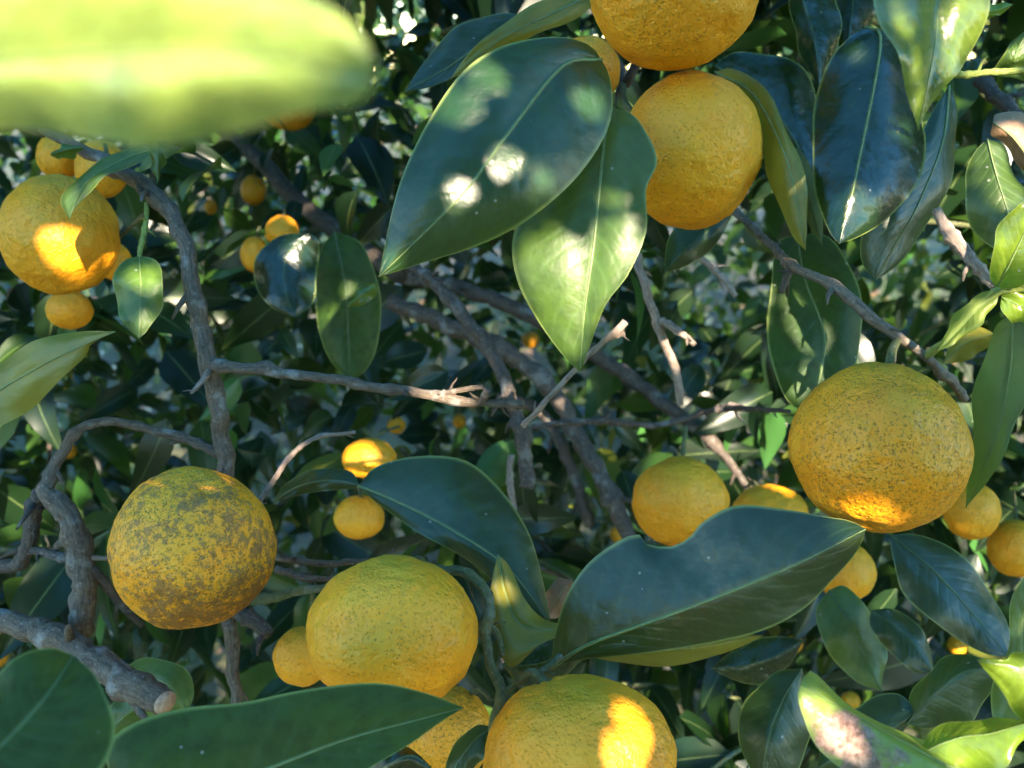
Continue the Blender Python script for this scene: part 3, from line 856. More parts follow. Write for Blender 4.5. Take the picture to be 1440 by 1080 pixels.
leaf('mid', False, (1388, 196, .375), [(1400, 245, .37), (1418, 300, .365)], (1440, 372, .36),
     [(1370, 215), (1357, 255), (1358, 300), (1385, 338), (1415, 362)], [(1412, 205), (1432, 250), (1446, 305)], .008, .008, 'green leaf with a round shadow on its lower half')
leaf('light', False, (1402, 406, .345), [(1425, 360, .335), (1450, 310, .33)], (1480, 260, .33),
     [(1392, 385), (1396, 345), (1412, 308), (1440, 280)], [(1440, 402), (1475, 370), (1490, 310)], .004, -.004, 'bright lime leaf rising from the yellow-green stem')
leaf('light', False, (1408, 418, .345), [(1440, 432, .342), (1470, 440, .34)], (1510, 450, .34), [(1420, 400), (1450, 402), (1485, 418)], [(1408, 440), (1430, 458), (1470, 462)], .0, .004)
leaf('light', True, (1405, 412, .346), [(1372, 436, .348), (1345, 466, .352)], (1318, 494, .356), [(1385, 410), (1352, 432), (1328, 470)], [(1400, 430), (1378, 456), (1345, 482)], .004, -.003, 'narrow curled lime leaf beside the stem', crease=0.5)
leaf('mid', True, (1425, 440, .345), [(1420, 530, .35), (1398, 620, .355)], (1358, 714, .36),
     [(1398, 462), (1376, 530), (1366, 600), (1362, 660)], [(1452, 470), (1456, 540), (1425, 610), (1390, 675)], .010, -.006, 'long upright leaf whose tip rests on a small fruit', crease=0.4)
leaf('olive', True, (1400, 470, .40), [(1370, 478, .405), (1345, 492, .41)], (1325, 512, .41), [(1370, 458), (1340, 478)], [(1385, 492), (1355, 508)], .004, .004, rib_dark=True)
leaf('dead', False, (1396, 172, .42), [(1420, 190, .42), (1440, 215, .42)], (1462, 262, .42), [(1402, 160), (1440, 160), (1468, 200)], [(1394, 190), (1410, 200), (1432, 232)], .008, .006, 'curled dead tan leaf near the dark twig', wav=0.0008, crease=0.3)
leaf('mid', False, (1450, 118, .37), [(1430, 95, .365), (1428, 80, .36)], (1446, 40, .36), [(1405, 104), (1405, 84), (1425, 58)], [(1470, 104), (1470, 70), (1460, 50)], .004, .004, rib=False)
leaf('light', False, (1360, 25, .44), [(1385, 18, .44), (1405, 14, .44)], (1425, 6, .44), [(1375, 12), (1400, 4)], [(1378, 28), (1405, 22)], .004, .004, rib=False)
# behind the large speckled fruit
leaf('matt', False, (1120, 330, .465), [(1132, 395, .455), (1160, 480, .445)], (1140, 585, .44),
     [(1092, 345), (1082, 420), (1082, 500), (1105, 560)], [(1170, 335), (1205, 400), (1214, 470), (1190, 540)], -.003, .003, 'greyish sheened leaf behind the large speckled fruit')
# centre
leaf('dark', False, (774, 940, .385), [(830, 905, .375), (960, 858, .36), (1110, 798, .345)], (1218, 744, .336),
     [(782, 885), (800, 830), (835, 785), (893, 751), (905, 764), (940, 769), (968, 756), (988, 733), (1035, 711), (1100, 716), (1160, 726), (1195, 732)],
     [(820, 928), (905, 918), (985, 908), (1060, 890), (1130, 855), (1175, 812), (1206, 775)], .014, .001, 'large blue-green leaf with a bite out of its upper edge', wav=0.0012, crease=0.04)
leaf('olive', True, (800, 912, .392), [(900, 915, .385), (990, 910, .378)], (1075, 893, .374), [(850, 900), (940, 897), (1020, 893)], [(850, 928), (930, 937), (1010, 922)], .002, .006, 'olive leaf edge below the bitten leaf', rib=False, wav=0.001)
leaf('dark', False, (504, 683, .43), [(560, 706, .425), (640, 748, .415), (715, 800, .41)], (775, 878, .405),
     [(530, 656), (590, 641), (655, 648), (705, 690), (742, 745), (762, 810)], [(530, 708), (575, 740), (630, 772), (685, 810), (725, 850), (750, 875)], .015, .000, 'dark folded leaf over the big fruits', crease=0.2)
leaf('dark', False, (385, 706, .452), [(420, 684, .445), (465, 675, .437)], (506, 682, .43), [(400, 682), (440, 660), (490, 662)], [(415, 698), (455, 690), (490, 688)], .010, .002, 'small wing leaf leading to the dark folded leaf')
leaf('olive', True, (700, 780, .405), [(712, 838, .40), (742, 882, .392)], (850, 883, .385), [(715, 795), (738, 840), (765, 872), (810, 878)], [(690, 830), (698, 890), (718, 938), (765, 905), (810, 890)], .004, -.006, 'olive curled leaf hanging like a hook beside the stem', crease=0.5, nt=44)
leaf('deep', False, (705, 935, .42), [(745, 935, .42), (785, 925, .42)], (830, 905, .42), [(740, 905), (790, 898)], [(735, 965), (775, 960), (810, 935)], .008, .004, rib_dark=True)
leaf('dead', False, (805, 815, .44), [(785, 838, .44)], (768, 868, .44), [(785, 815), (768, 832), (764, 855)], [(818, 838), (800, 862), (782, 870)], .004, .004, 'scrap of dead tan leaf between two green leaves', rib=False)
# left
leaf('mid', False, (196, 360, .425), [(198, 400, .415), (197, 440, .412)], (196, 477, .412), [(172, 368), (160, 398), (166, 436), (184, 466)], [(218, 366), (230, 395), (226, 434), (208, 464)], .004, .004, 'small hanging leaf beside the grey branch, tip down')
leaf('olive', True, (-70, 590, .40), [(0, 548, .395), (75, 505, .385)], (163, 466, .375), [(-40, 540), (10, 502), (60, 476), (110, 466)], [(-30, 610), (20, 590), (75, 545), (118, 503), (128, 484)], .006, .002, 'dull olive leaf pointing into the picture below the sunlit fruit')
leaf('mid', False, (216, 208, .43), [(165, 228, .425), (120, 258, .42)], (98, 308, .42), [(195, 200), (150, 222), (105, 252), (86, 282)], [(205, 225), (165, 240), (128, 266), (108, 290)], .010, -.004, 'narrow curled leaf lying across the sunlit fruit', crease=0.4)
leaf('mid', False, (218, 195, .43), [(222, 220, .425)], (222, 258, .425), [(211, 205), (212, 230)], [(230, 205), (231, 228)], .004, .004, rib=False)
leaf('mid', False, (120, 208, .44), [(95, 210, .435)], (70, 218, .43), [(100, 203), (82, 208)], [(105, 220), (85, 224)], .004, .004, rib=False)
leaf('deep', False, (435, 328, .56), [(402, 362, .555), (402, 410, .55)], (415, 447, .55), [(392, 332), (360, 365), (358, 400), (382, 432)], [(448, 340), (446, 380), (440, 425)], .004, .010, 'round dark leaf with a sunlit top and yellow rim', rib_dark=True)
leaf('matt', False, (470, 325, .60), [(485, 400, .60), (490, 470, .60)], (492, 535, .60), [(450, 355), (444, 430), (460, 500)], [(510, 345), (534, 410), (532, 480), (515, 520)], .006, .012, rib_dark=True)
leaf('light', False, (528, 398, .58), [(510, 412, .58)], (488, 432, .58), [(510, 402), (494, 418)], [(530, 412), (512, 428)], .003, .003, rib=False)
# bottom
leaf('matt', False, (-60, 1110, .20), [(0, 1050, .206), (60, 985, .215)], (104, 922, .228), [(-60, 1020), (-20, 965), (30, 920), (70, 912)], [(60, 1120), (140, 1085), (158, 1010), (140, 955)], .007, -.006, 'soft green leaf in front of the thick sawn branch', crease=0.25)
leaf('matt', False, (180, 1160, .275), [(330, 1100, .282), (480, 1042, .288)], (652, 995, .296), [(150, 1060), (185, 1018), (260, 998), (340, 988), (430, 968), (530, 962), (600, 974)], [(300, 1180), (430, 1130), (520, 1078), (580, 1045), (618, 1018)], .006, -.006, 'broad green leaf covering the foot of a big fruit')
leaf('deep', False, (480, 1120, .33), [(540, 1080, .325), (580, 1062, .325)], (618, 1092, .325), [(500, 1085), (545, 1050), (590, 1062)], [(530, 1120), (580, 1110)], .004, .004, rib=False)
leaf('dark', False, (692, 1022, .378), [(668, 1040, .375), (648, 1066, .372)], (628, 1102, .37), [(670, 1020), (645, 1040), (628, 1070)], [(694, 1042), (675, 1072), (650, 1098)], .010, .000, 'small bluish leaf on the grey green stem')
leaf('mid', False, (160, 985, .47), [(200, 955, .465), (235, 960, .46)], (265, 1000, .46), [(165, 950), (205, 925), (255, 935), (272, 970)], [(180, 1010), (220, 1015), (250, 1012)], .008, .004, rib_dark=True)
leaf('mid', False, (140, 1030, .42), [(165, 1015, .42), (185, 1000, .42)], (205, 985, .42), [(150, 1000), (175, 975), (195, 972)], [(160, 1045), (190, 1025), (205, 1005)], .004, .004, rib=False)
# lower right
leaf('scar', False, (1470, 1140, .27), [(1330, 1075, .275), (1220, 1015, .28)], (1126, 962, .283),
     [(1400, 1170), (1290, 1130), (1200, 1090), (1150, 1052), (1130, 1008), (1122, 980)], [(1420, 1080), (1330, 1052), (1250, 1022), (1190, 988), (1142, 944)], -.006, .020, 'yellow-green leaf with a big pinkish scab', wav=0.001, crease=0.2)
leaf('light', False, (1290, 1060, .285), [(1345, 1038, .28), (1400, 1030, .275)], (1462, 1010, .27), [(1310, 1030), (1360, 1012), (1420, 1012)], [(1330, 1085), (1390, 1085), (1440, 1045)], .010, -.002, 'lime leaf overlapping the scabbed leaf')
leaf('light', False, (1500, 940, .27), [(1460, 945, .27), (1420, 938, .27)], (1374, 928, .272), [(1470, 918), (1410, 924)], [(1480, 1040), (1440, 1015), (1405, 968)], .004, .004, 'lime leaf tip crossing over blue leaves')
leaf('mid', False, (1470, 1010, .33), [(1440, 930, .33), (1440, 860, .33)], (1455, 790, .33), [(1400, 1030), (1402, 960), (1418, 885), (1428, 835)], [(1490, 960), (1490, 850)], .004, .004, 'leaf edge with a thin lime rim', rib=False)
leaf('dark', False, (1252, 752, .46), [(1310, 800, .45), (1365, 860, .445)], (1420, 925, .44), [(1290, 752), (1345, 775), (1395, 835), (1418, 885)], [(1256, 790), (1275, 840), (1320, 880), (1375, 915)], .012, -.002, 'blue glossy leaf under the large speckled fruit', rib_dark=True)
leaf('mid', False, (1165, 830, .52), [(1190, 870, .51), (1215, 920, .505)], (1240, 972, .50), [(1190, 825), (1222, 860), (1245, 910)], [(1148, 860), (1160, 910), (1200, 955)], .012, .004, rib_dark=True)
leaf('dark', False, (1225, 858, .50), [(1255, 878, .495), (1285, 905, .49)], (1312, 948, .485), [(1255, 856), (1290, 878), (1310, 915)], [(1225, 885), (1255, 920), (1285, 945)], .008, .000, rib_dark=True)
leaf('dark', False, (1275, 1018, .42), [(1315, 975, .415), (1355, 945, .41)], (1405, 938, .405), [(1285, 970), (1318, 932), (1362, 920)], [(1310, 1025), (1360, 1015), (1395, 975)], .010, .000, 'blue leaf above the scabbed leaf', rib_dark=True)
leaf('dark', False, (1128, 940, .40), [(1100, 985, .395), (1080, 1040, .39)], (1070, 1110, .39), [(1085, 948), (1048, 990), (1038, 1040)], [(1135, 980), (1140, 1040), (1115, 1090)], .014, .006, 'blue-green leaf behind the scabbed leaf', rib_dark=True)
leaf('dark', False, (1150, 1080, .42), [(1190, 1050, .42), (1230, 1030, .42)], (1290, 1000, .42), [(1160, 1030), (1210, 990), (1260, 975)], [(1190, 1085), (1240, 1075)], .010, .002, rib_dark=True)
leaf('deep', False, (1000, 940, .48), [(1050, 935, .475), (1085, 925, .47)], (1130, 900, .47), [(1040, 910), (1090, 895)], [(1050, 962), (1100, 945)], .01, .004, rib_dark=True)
N_HERO = _ls[0]

# ---- background sprays: leaf meshes shared
def flat_leaf(seed, L=0.09, Wd=0.044, nt=7, ns=4):
    rnd = random.Random(seed)
    vs, uv, fs = [], [], []
    cur = rnd.uniform(0.1, 0.5); tw = rnd.uniform(-0.5, 0.5); fold = rnd.uniform(0.05, 0.45)
    for i in range(nt + 1):
        t = i / nt
        wdt = Wd * 0.5 * (math.sin(math.pi * t ** 0.8) ** 0.85 if 0 < t < 1 else 0.0) * (1.06 - 0.25 * t)
        for k in range(ns + 1):
            s = k / ns * 2 - 1
            x = s * wdt
            z = abs(s) * wdt * fold - cur * L * t * t + 0.0025 * math.sin(t * 9 + seed) * s * s
            a = tw * t
            vs.append(Vector((x * math.cos(a) - 0 * z, t * L, z + x * math.sin(a))))
            uv.append((s * .5 + .5, t))
    Wn = ns + 1
    for i in range(nt):
        for k in range(ns):
            a = i * Wn + k
            fs.append((a, a + 1, a + Wn + 1, a + Wn))
    return vs, fs, uv

SHAPES = [flat_leaf(s, 0.088 + 0.01 * (s % 3), 0.040 + 0.004 * (s % 4)) for s in range(6)]
LOWS = [flat_leaf(s, 0.088, 0.044, 4, 2) for s in range(4)]
SHARED = {}
for ti, tn in enumerate(('dark', 'deep', 'mid', 'olive')):
    for si, (v, f, u) in enumerate(SHAPES):
        mb = MB(); mb.add(v, f, u)
        SHARED[tn, si] = mb.mesh('leaf_shape', [FM[tn]])

def basis(direction, normal):
    y = direction.normalized()
    z = (normal - y * normal.dot(y)).normalized()
    x = y.cross(z)
    return Matrix((x, y, z)).transposed()

def proj(p):
    q = p - CAM
    d = q.dot(FWD)
    if d < 0.02: return None
    return (720 + FPX * q.dot(RGT) / d, 540 - FPX * q.dot(UPV) / d, d)

def hides(p, rad):
    pr = proj(p)
    if pr is None: return True
    x, y, d = pr
    rp = rad * FPX / d
    for X, Y, r, D in PROT:
        if D > d - 0.015 and (X - x) ** 2 + (Y - y) ** 2 < (r + rp) ** 2:
            return True
    return False

# a few windows through to the bright orchard behind
for x, y, r in ((1030, 405, 45), (1290, 385, 30), (1000, 350, 30), (545, 30, 10)):
    PROT.append((x, y, r, 3.0))

rnd = random.Random(11)
def spray_axis(p):
    out = Vector((rnd.uniform(-1, 1), rnd.uniform(-0.9, 0.3), rnd.uniform(-0.7, 0.35)))
    return out.normalized()

n_leaf = 0
tries = 0
SPR = []
while n_leaf < 296 - N_HERO and tries < 6000:
    tries += 1
    d = rnd.choice((rnd.uniform(.56, .75), rnd.uniform(.65, 1.0), rnd.uniform(.8, 1.25)))
    p0 = P(rnd.uniform(-60, 1500), rnd.uniform(-60, 1140), d)
    ax_ = spray_axis(p0)
    ln = rnd.uniform(0.10, 0.2)
    pts = [p0 + ax_ * ln * k / 5 + Vector((0, 0, -0.05 * (k / 5) ** 2)) for k in range(6)]
    if any(hides(p, 0.008) for p in pts): continue
    if any((p0 - q).length < 0.075 for q in SPR): continue
    placed = []
    for k in range(1, 6):
        for side in ((1, -1) if rnd.random() < 0.45 else (rnd.choice((1, -1)),)):
            perp = ax_.cross(Vector((0, 0, 1))).normalized() * side
            dv = (ax_ * 0.55 + perp * rnd.uniform(0.5, 1.0) + Vector((0, 0, rnd.uniform(-0.7, 0.05)))).normalized()
            nv = Vector((rnd.uniform(-.6, .5), rnd.uniform(-1.1, 0.1), rnd.uniform(0.3, 1.1)))
            s = rnd.uniform(0.42, .8)
            if hides(pts[k] + dv * 0.047 * s, 0.034 * s): continue
            placed.append((pts[k], dv, nv, s))
    if len(placed) < 3: continue
    SPR.append(p0)
    mb = MB()
    tube(mb, [p0 - ax_ * 0.03] + pts, [0.0022 - 0.0002 * k for k in range(7)], 6, True)
    link('twig', mb.mesh('twig', [GREENT if rnd.random() < .6 else BARKD]), tree)
    for p, dv, nv, s in placed:
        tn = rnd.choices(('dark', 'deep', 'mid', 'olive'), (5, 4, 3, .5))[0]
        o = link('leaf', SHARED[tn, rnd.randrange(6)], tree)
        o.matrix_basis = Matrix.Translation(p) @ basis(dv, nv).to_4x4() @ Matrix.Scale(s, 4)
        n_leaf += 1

# ---- the rest of this tree's foliage, behind
def add_leaf(mb, shp, p, dv, nv, s, mi):
    v, f, u = shp
    B = basis(dv, nv)
    mb.add([p + B @ (q * s) for q in v], f, u, mi)

TN = ['dark', 'deep', 'mid', 'olive']
SU = SUN.cross(Vector((0, 0, 1))).normalized()
SV = SU.cross(SUN).normalized()
ORG = P(720, 540, .38)
def sp(p):
    q = p - ORG
    return q.dot(SU), q.dot(SV), q.dot(SUN)
TUN = [(*sp(P(x, y, d)), r) for x, y, d, r in ((1030, 400, 2.9, .26), (1290, 385, 2.9, .2), (1000, 350, 2.9, .2), (545, 30, 3.2, .15), (215, 560, 2.6, .12))]
def in_tunnel(p):
    a, b, c = sp(p)
    return any((a - U) ** 2 + (b - V_) ** 2 < r * r and c > T for U, V_, T, r in TUN)
fol = MB()
def scatter(count, d0, d1, shapes, thin):
    cnt = 0
    while cnt < count:
        d = rnd.uniform(d0, d1)
        p = P(rnd.uniform(-330, 1770), rnd.uniform(-420, 1300), d)
        if p.z < 0.2: continue
        if noise.noise(p * 3.1) < thin or in_tunnel(p): continue
        dv = Vector((rnd.uniform(-1, 1), rnd.uniform(-1, .5), rnd.uniform(-1, .25))).normalized()
        s_ = rnd.uniform(.3, .72)
        if hides(p + dv * .045 * s_, 0.036 * s_): continue
        nv = Vector((rnd.uniform(-.7, .7), rnd.uniform(-1, .5), rnd.uniform(0.2, 1)))
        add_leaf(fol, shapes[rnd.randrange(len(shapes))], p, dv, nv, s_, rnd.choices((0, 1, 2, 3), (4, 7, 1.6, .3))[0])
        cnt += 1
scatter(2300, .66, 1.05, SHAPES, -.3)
scatter(6800, 1.0, 1.6, LOWS, -.4)
scatter(5600, 1.6, 2.5, LOWS, -.4)
# unseen leaves added above the frame to keep the inside of the tree dark
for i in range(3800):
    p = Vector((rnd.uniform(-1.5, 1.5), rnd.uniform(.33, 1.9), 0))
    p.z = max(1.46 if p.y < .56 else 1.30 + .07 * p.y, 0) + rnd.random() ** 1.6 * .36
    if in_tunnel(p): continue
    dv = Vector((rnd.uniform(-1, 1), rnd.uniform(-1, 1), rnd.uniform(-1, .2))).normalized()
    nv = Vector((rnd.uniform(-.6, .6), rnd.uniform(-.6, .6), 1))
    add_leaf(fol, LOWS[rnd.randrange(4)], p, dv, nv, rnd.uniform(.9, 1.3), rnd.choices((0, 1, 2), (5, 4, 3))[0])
for i in range(4200):  # unseen leaf walls added at both sides to shut out sky light
    sd = rnd.choice((-1, 1))
    y = rnd.uniform(.45, 2.4)
    p = Vector((sd * (y * .60 + rnd.uniform(.12, .6)), y, rnd.uniform(.35, 1.9)))
    dv = Vector((rnd.uniform(-1, 1), rnd.uniform(-1, 1), rnd.uniform(-1, .2))).normalized()
    nv = Vector((rnd.uniform(-.6, .6) + sd * .5, rnd.uniform(-.6, .6), 1))
    add_leaf(fol, LOWS[rnd.randrange(4)], p, dv, nv, rnd.uniform(.9, 1.3), rnd.choices((0, 1, 2), (5, 4, 3))[0])
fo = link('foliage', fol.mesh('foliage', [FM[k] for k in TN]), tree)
fo['kind'] = 'stuff'

# ---- unseen leaves added between the sun and these boughs, gaps shaped to cast flecks
LIT = [  # x, y, depth, radius px : where the photograph shows sun
    (648, 148, .335, 26), (622, 132, .337, 20), (664, 88, .345, 12), (712, 232, .335, 18), (645, 272, .332, 15), (764, 262, .342, 10), (548, 368, .335, 14),
    (858, 280, .358, 8), (795, 370, .35, 40), (838, 385, .35, 44), (815, 435, .348, 36), (872, 340, .355, 28), (760, 355, .352, 18), (822, 475, .348, 16),
    (1212, 295, .376, 32), (1192, 322, .376, 22), (1213, 70, .39, 7),
    (1250, 45, .292, 16), (1272, 100, .292, 14), (1285, 150, .298, 10), (1345, 45, .30, 34), (1335, 90, .30, 22), (1370, 15, .30, 16),
    (1395, 225, .372, 26), (1425, 270, .368, 26), (1425, 350, .336, 30), (1430, 428, .343, 18), (1370, 440, .348, 14), (1335, 475, .352, 14), (1350, 350, .353, 22), (1330, 318, .357, 12), (1390, 103, .345, 20), (1425, 80, .36, 22),
    (1420, 200, .42, 20),
    (98, 350, .475, 24), (70, 345, .475, 12), (158, 352, .49, 10),
    (1198, 730, .347, 13), (1222, 741, .35, 13), (1178, 716, .348, 8),
    (888, 1030, .325, 30), (878, 1060, .32, 26),
    (506, 645, .60, 24),
    (205, 385, .415, 20), (185, 380, .415, 8), (205, 455, .412, 8), (420, 348, .555, 18), (440, 405, .555, 10), (510, 415, .58, 14),
    (1204, 744, .338, 14), (1190, 738, .339, 8),
    (1150, 1000, .28, 20), (1190, 1040, .277, 18), (1350, 1050, .28, 34), (1410, 1040, .275, 26), (1425, 960, .27, 36), (1420, 870, .33, 14),
    (1350, 690, .60, 8), (705, 832, .402, 9), (812, 76, .40, 16),
    (872, 460, .402, 14), (960, 470, .515, 14), (945, 505, .523, 12), (903, 380, .52, 10), (1030, 574, .588, 12),
    (620, 400, .555, 14), (420, 635, .452, 8), (390, 665, .45, 8), (1000, 300, .45, 8),
    (1030, 400, 1.6, 90), (1290, 385, 1.6, 70), (1000, 340, 1.6, 70),
]
LITP = []
for gx in range(-40, 500, 38):                 # the close leaf stands in full sun
    ylow = [190, 172, 172, 178, 188, 196, 203, 192, 180, 166, 152, 146, 140, 138, 132][(gx + 40) // 38]
    for gy in range(-30, ylow - 84, 26):
        if gx > 400 and gy < 20: continue
        LIT.append((gx, gy, .092 - .012 * (gx + 60) / 560, 24))
for x, y, d, r in LIT:
    u0, v0, _ = sp(P(x, y, d))
    LITP.append((u0, v0, r * d / FPX))
LITP += [(U, V_, r * .8) for U, V_, T, r in TUN]
can = MB()
rnd2 = random.Random(5)
def blocker_leaf(u0, v0, tt, shp, s):
    a = rnd2.uniform(0, 2 * math.pi)
    tilt = Vector((rnd2.uniform(-.25, .25), rnd2.uniform(-.25, .25), 1.0))
    dv = SU * math.cos(a) + SV * math.sin(a) + SUN * rnd2.uniform(-.3, .3)
    nv = SUN * tilt.z + SU * tilt.x + SV * tilt.y
    L_ = 0.088 * s
    du, dvv = dv.normalized().dot(SU), dv.normalized().dot(SV)
    hw = 0.021 * s
    for U, V_, r in LITP:
        if (u0 - U) ** 2 + (v0 - V_) ** 2 > (r + L_ + hw) ** 2: continue
        for k in (0.0, .15, .3, .45, .6, .75, .9):
            pu, pv = u0 + du * L_ * k, v0 + dvv * L_ * k
            ww = hw * math.sin(math.pi * min(1, k ** .8 + .05))
            if (pu - U) ** 2 + (pv - V_) ** 2 < (r + ww) ** 2:
                return False
    p = ORG + SU * u0 + SV * v0 + SUN * tt
    if (p - CAM).dot(-FWD) < 0.07: return False
    add_leaf(can, shp, p, dv, nv, s, rnd2.choice((0, 1, 2)))
    for k in range(9):
        f_ = (k + .5) / 9
        ww = hw * .52 * math.sin(math.pi * f_ ** .8)
        cu, cv = u0 + du * L_ * f_, v0 + dvv * L_ * f_
        m_ = int(ww / CELL) + 1
        iu, iv = int((cu + .6) / CELL), int((cv + .6) / CELL)
        for a_ in range(-m_, m_ + 1):
            for b_ in range(-m_, m_ + 1):
                if (a_ * CELL) ** 2 + (b_ * CELL) ** 2 <= ww * ww: COVER.add((iu + a_, iv + b_))
    return True
CELL = .003
COVER = set()
# small filler leaves added to block the sun wherever shade is wanted
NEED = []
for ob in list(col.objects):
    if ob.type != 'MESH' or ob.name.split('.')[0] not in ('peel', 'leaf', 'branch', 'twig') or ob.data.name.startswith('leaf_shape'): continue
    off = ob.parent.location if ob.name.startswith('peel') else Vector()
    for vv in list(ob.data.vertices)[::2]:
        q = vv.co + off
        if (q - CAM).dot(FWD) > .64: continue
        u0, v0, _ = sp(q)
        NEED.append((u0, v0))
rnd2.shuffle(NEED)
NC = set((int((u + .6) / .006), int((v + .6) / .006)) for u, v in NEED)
for i in range(300):  # extra random gaps, added to fleck the background with sun
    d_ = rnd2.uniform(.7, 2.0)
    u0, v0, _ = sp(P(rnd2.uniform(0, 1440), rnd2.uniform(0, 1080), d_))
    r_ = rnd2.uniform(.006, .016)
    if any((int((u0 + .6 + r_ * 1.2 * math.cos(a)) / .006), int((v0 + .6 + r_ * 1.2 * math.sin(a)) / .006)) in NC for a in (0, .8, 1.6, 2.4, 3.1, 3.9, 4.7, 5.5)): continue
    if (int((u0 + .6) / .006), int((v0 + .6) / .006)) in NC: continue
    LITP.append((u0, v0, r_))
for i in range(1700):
    blocker_leaf(rnd2.uniform(-1.2, 1.3), rnd2.uniform(-1.0, 1.1), rnd2.uniform(.62, .85), LOWS[rnd2.randrange(4)], rnd2.uniform(.6, 1.0))
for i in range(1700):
    blocker_leaf(rnd2.uniform(-.42, .42), rnd2.uniform(-.34, .34), rnd2.uniform(.60, .78), LOWS[rnd2.randrange(4)], rnd2.uniform(.5, 1.0))
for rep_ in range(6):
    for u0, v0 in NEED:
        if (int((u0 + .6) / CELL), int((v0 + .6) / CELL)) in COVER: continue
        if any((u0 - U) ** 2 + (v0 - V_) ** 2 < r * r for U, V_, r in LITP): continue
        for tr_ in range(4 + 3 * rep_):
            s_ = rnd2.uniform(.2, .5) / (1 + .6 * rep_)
            if blocker_leaf(u0 + rnd2.uniform(-.03, .03) * s_ * 2, v0 + rnd2.uniform(-.03, .03) * s_ * 2, rnd2.uniform(.62, .78), LOWS[rnd2.randrange(4)], s_): break
co = link('added_canopy', can.mesh('added_canopy', [FM[k] for k in TN]), tree)
co['kind'] = 'stuff'

# ------------------------------------------------------------------ neighbouring trees
def neighbour(x, y, h, rad, n, seed, label):
    r3 = random.Random(seed)
    e = link('citrus_tree', None)
    e.location = (x, y, 0)
    tag(e, label, 'tree', 'neighbouring citrus trees')
    mb = MB()
    base = Vector((x, y, -0.03))
    pts = catmull([base, base + Vector((.03, 0, h * .2)), base + Vector((-.02, .05, h * .45)), base + Vector((.04, 0, h * .75))], 14)
    tube(mb, pts, [lerp(.07, .02, i / 14) for i in range(15)], 10, True, 0, .12, seed)
    for k in range(9):
        a = k * 2.4; q = pts[4 + k]
        t_ = q + Vector((math.cos(a), math.sin(a), .55)) * rad * .75
        tube(mb, catmull([q, q.lerp(t_, .5) + Vector((0, 0, .06)), t_], 8), [lerp(.022, .005, i / 8) for i in range(9)], 7, True)
    link('trunk', mb.mesh('trunk', [BARK]), e)
    cm_ = MB(); c = 0
    while c < n:
        v = Vector((r3.gauss(0, 1), r3.gauss(0, 1), r3.gauss(0, 1))).normalized() * (r3.random() ** .45)
        p = Vector((x + v.x * rad, y + v.y * rad, h * .55 + v.z * h * .48))
        if p.z < .08 or noise.noise(p * 2.2 + Vector((seed, 0, 0))) < -.22: continue
        dv = Vector((v.x + r3.uniform(-.8, .8), v.y + r3.uniform(-.8, .8), r3.uniform(-.9, .3))).normalized()
        nv = Vector((v.x * .6, v.y * .6, .7)) + Vector((r3.uniform(-.5, .5), r3.uniform(-.5, .5), r3.uniform(-.2, .3)))
        add_leaf(cm_, LOWS[r3.randrange(4)], p, dv, nv, r3.uniform(.8, 1.3), r3.choices((0, 1, 2, 3), (3, 1, 5, 1))[0])
        c += 1
    o = link('crown', cm_.mesh('crown', [FM[k] for k in TN]), e)
    o['kind'] = 'stuff'
neighbour(-1.3, 4.2, 2.4, 1.35, 3800, 1, 'leafy citrus tree glimpsed through gaps around the grey branch')
neighbour(1.15, 3.7, 2.2, 1.25, 4200, 2, 'citrus tree glimpsed through the bright gap by the round fruit and twigs')
neighbour(0.0, 6.2, 2.8, 1.6, 3200, 3, 'farther citrus tree showing only through the smallest gaps')
neighbour(3.6, 5.2, 2.5, 1.5, 2600, 4, 'citrus tree standing beyond the lime leaves and bare pinkish twig')

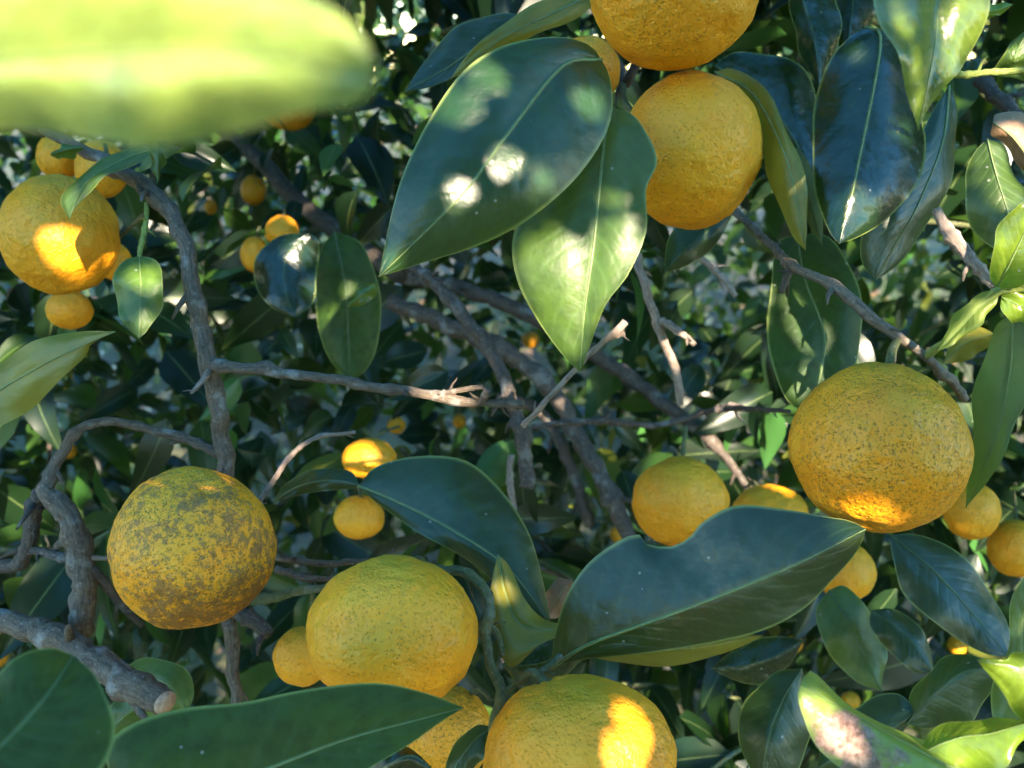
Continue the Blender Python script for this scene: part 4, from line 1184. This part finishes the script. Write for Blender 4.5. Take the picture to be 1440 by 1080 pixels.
for k, (x, y, h, lb) in enumerate(((-3.1, -3.4, 2.5, 'tall unseen citrus tree added behind the photographer to block horizon glow'), (-0.7, -4.1, 1.9, 'low unseen citrus tree added behind the photographer to block horizon glow'),
                                 (1.6, -4.4, 2.3, 'mid-height unseen citrus tree added behind the photographer to block horizon glow'), (4.0, -3.2, 2.1, 'outermost unseen citrus tree added behind the photographer to block horizon glow'))):
    neighbour(x, y, h, 1.35, 1500, 20 + k, lb)  # unseen trees added to cut horizon glow and darken leaf reflections
# fallen leaves and grass on the ground
lit = MB()
r4 = random.Random(3)
for i in range(2600):
    p = Vector((r4.uniform(-2.5, 3.2), r4.uniform(.8, 5.5), 0.02))
    p.z = 0.05 * noise.noise(Vector((p.x * .6, p.y * .6, 0))) + r4.uniform(.012, .03)
    add_leaf(lit, LOWS[r4.randrange(4)], p, Vector((r4.uniform(-1, 1), r4.uniform(-1, 1), r4.uniform(-.1, .25))), Vector((r4.uniform(-.4, .4), r4.uniform(-.4, .4), 1)), r4.uniform(.5, .9), r4.choice((0, 0, 1)))
lo_ = link('fallen_leaves', lit.mesh('fallen_leaves', [LM['dead'], FM['olive']]))
tag(lo_, 'fallen tan leaves lying on the soil under the trees', 'leaves', kind='stuff')
gm = MB()
for i in range(9000):
    x, y = r4.uniform(-2.8, 3.6), r4.uniform(.9, 6.5)
    if noise.noise(Vector((x * .8, y * .8, 4))) < -.05: continue
    z = 0.05 * noise.noise(Vector((x * .6, y * .6, 0)))
    h = r4.uniform(.04, .13); a = r4.uniform(0, 6.28); lean = r4.uniform(0, .06); wd = .0025
    dx, dy = math.cos(a), math.sin(a)
    gm.add([Vector((x - dy * wd, y + dx * wd, z)), Vector((x + dy * wd, y - dx * wd, z)), Vector((x + dx * lean * .4 + dy * wd * .7, y + dy * lean * .4 - dx * wd * .7, z + h * .6)), Vector((x + dx * lean * .4 - dy * wd * .7, y + dy * lean * .4 + dx * wd * .7, z + h * .6)), Vector((x + dx * lean, y + dy * lean, z + h))],
           [(0, 1, 2, 3), (3, 2, 4)])
go = link('grass', gm.mesh('grass', [plain_mat('grass_green', (.05, .10, .02), (.10, .17, .04), .6, 8)]))
tag(go, 'short green grass between the trees', 'grass', kind='stuff')
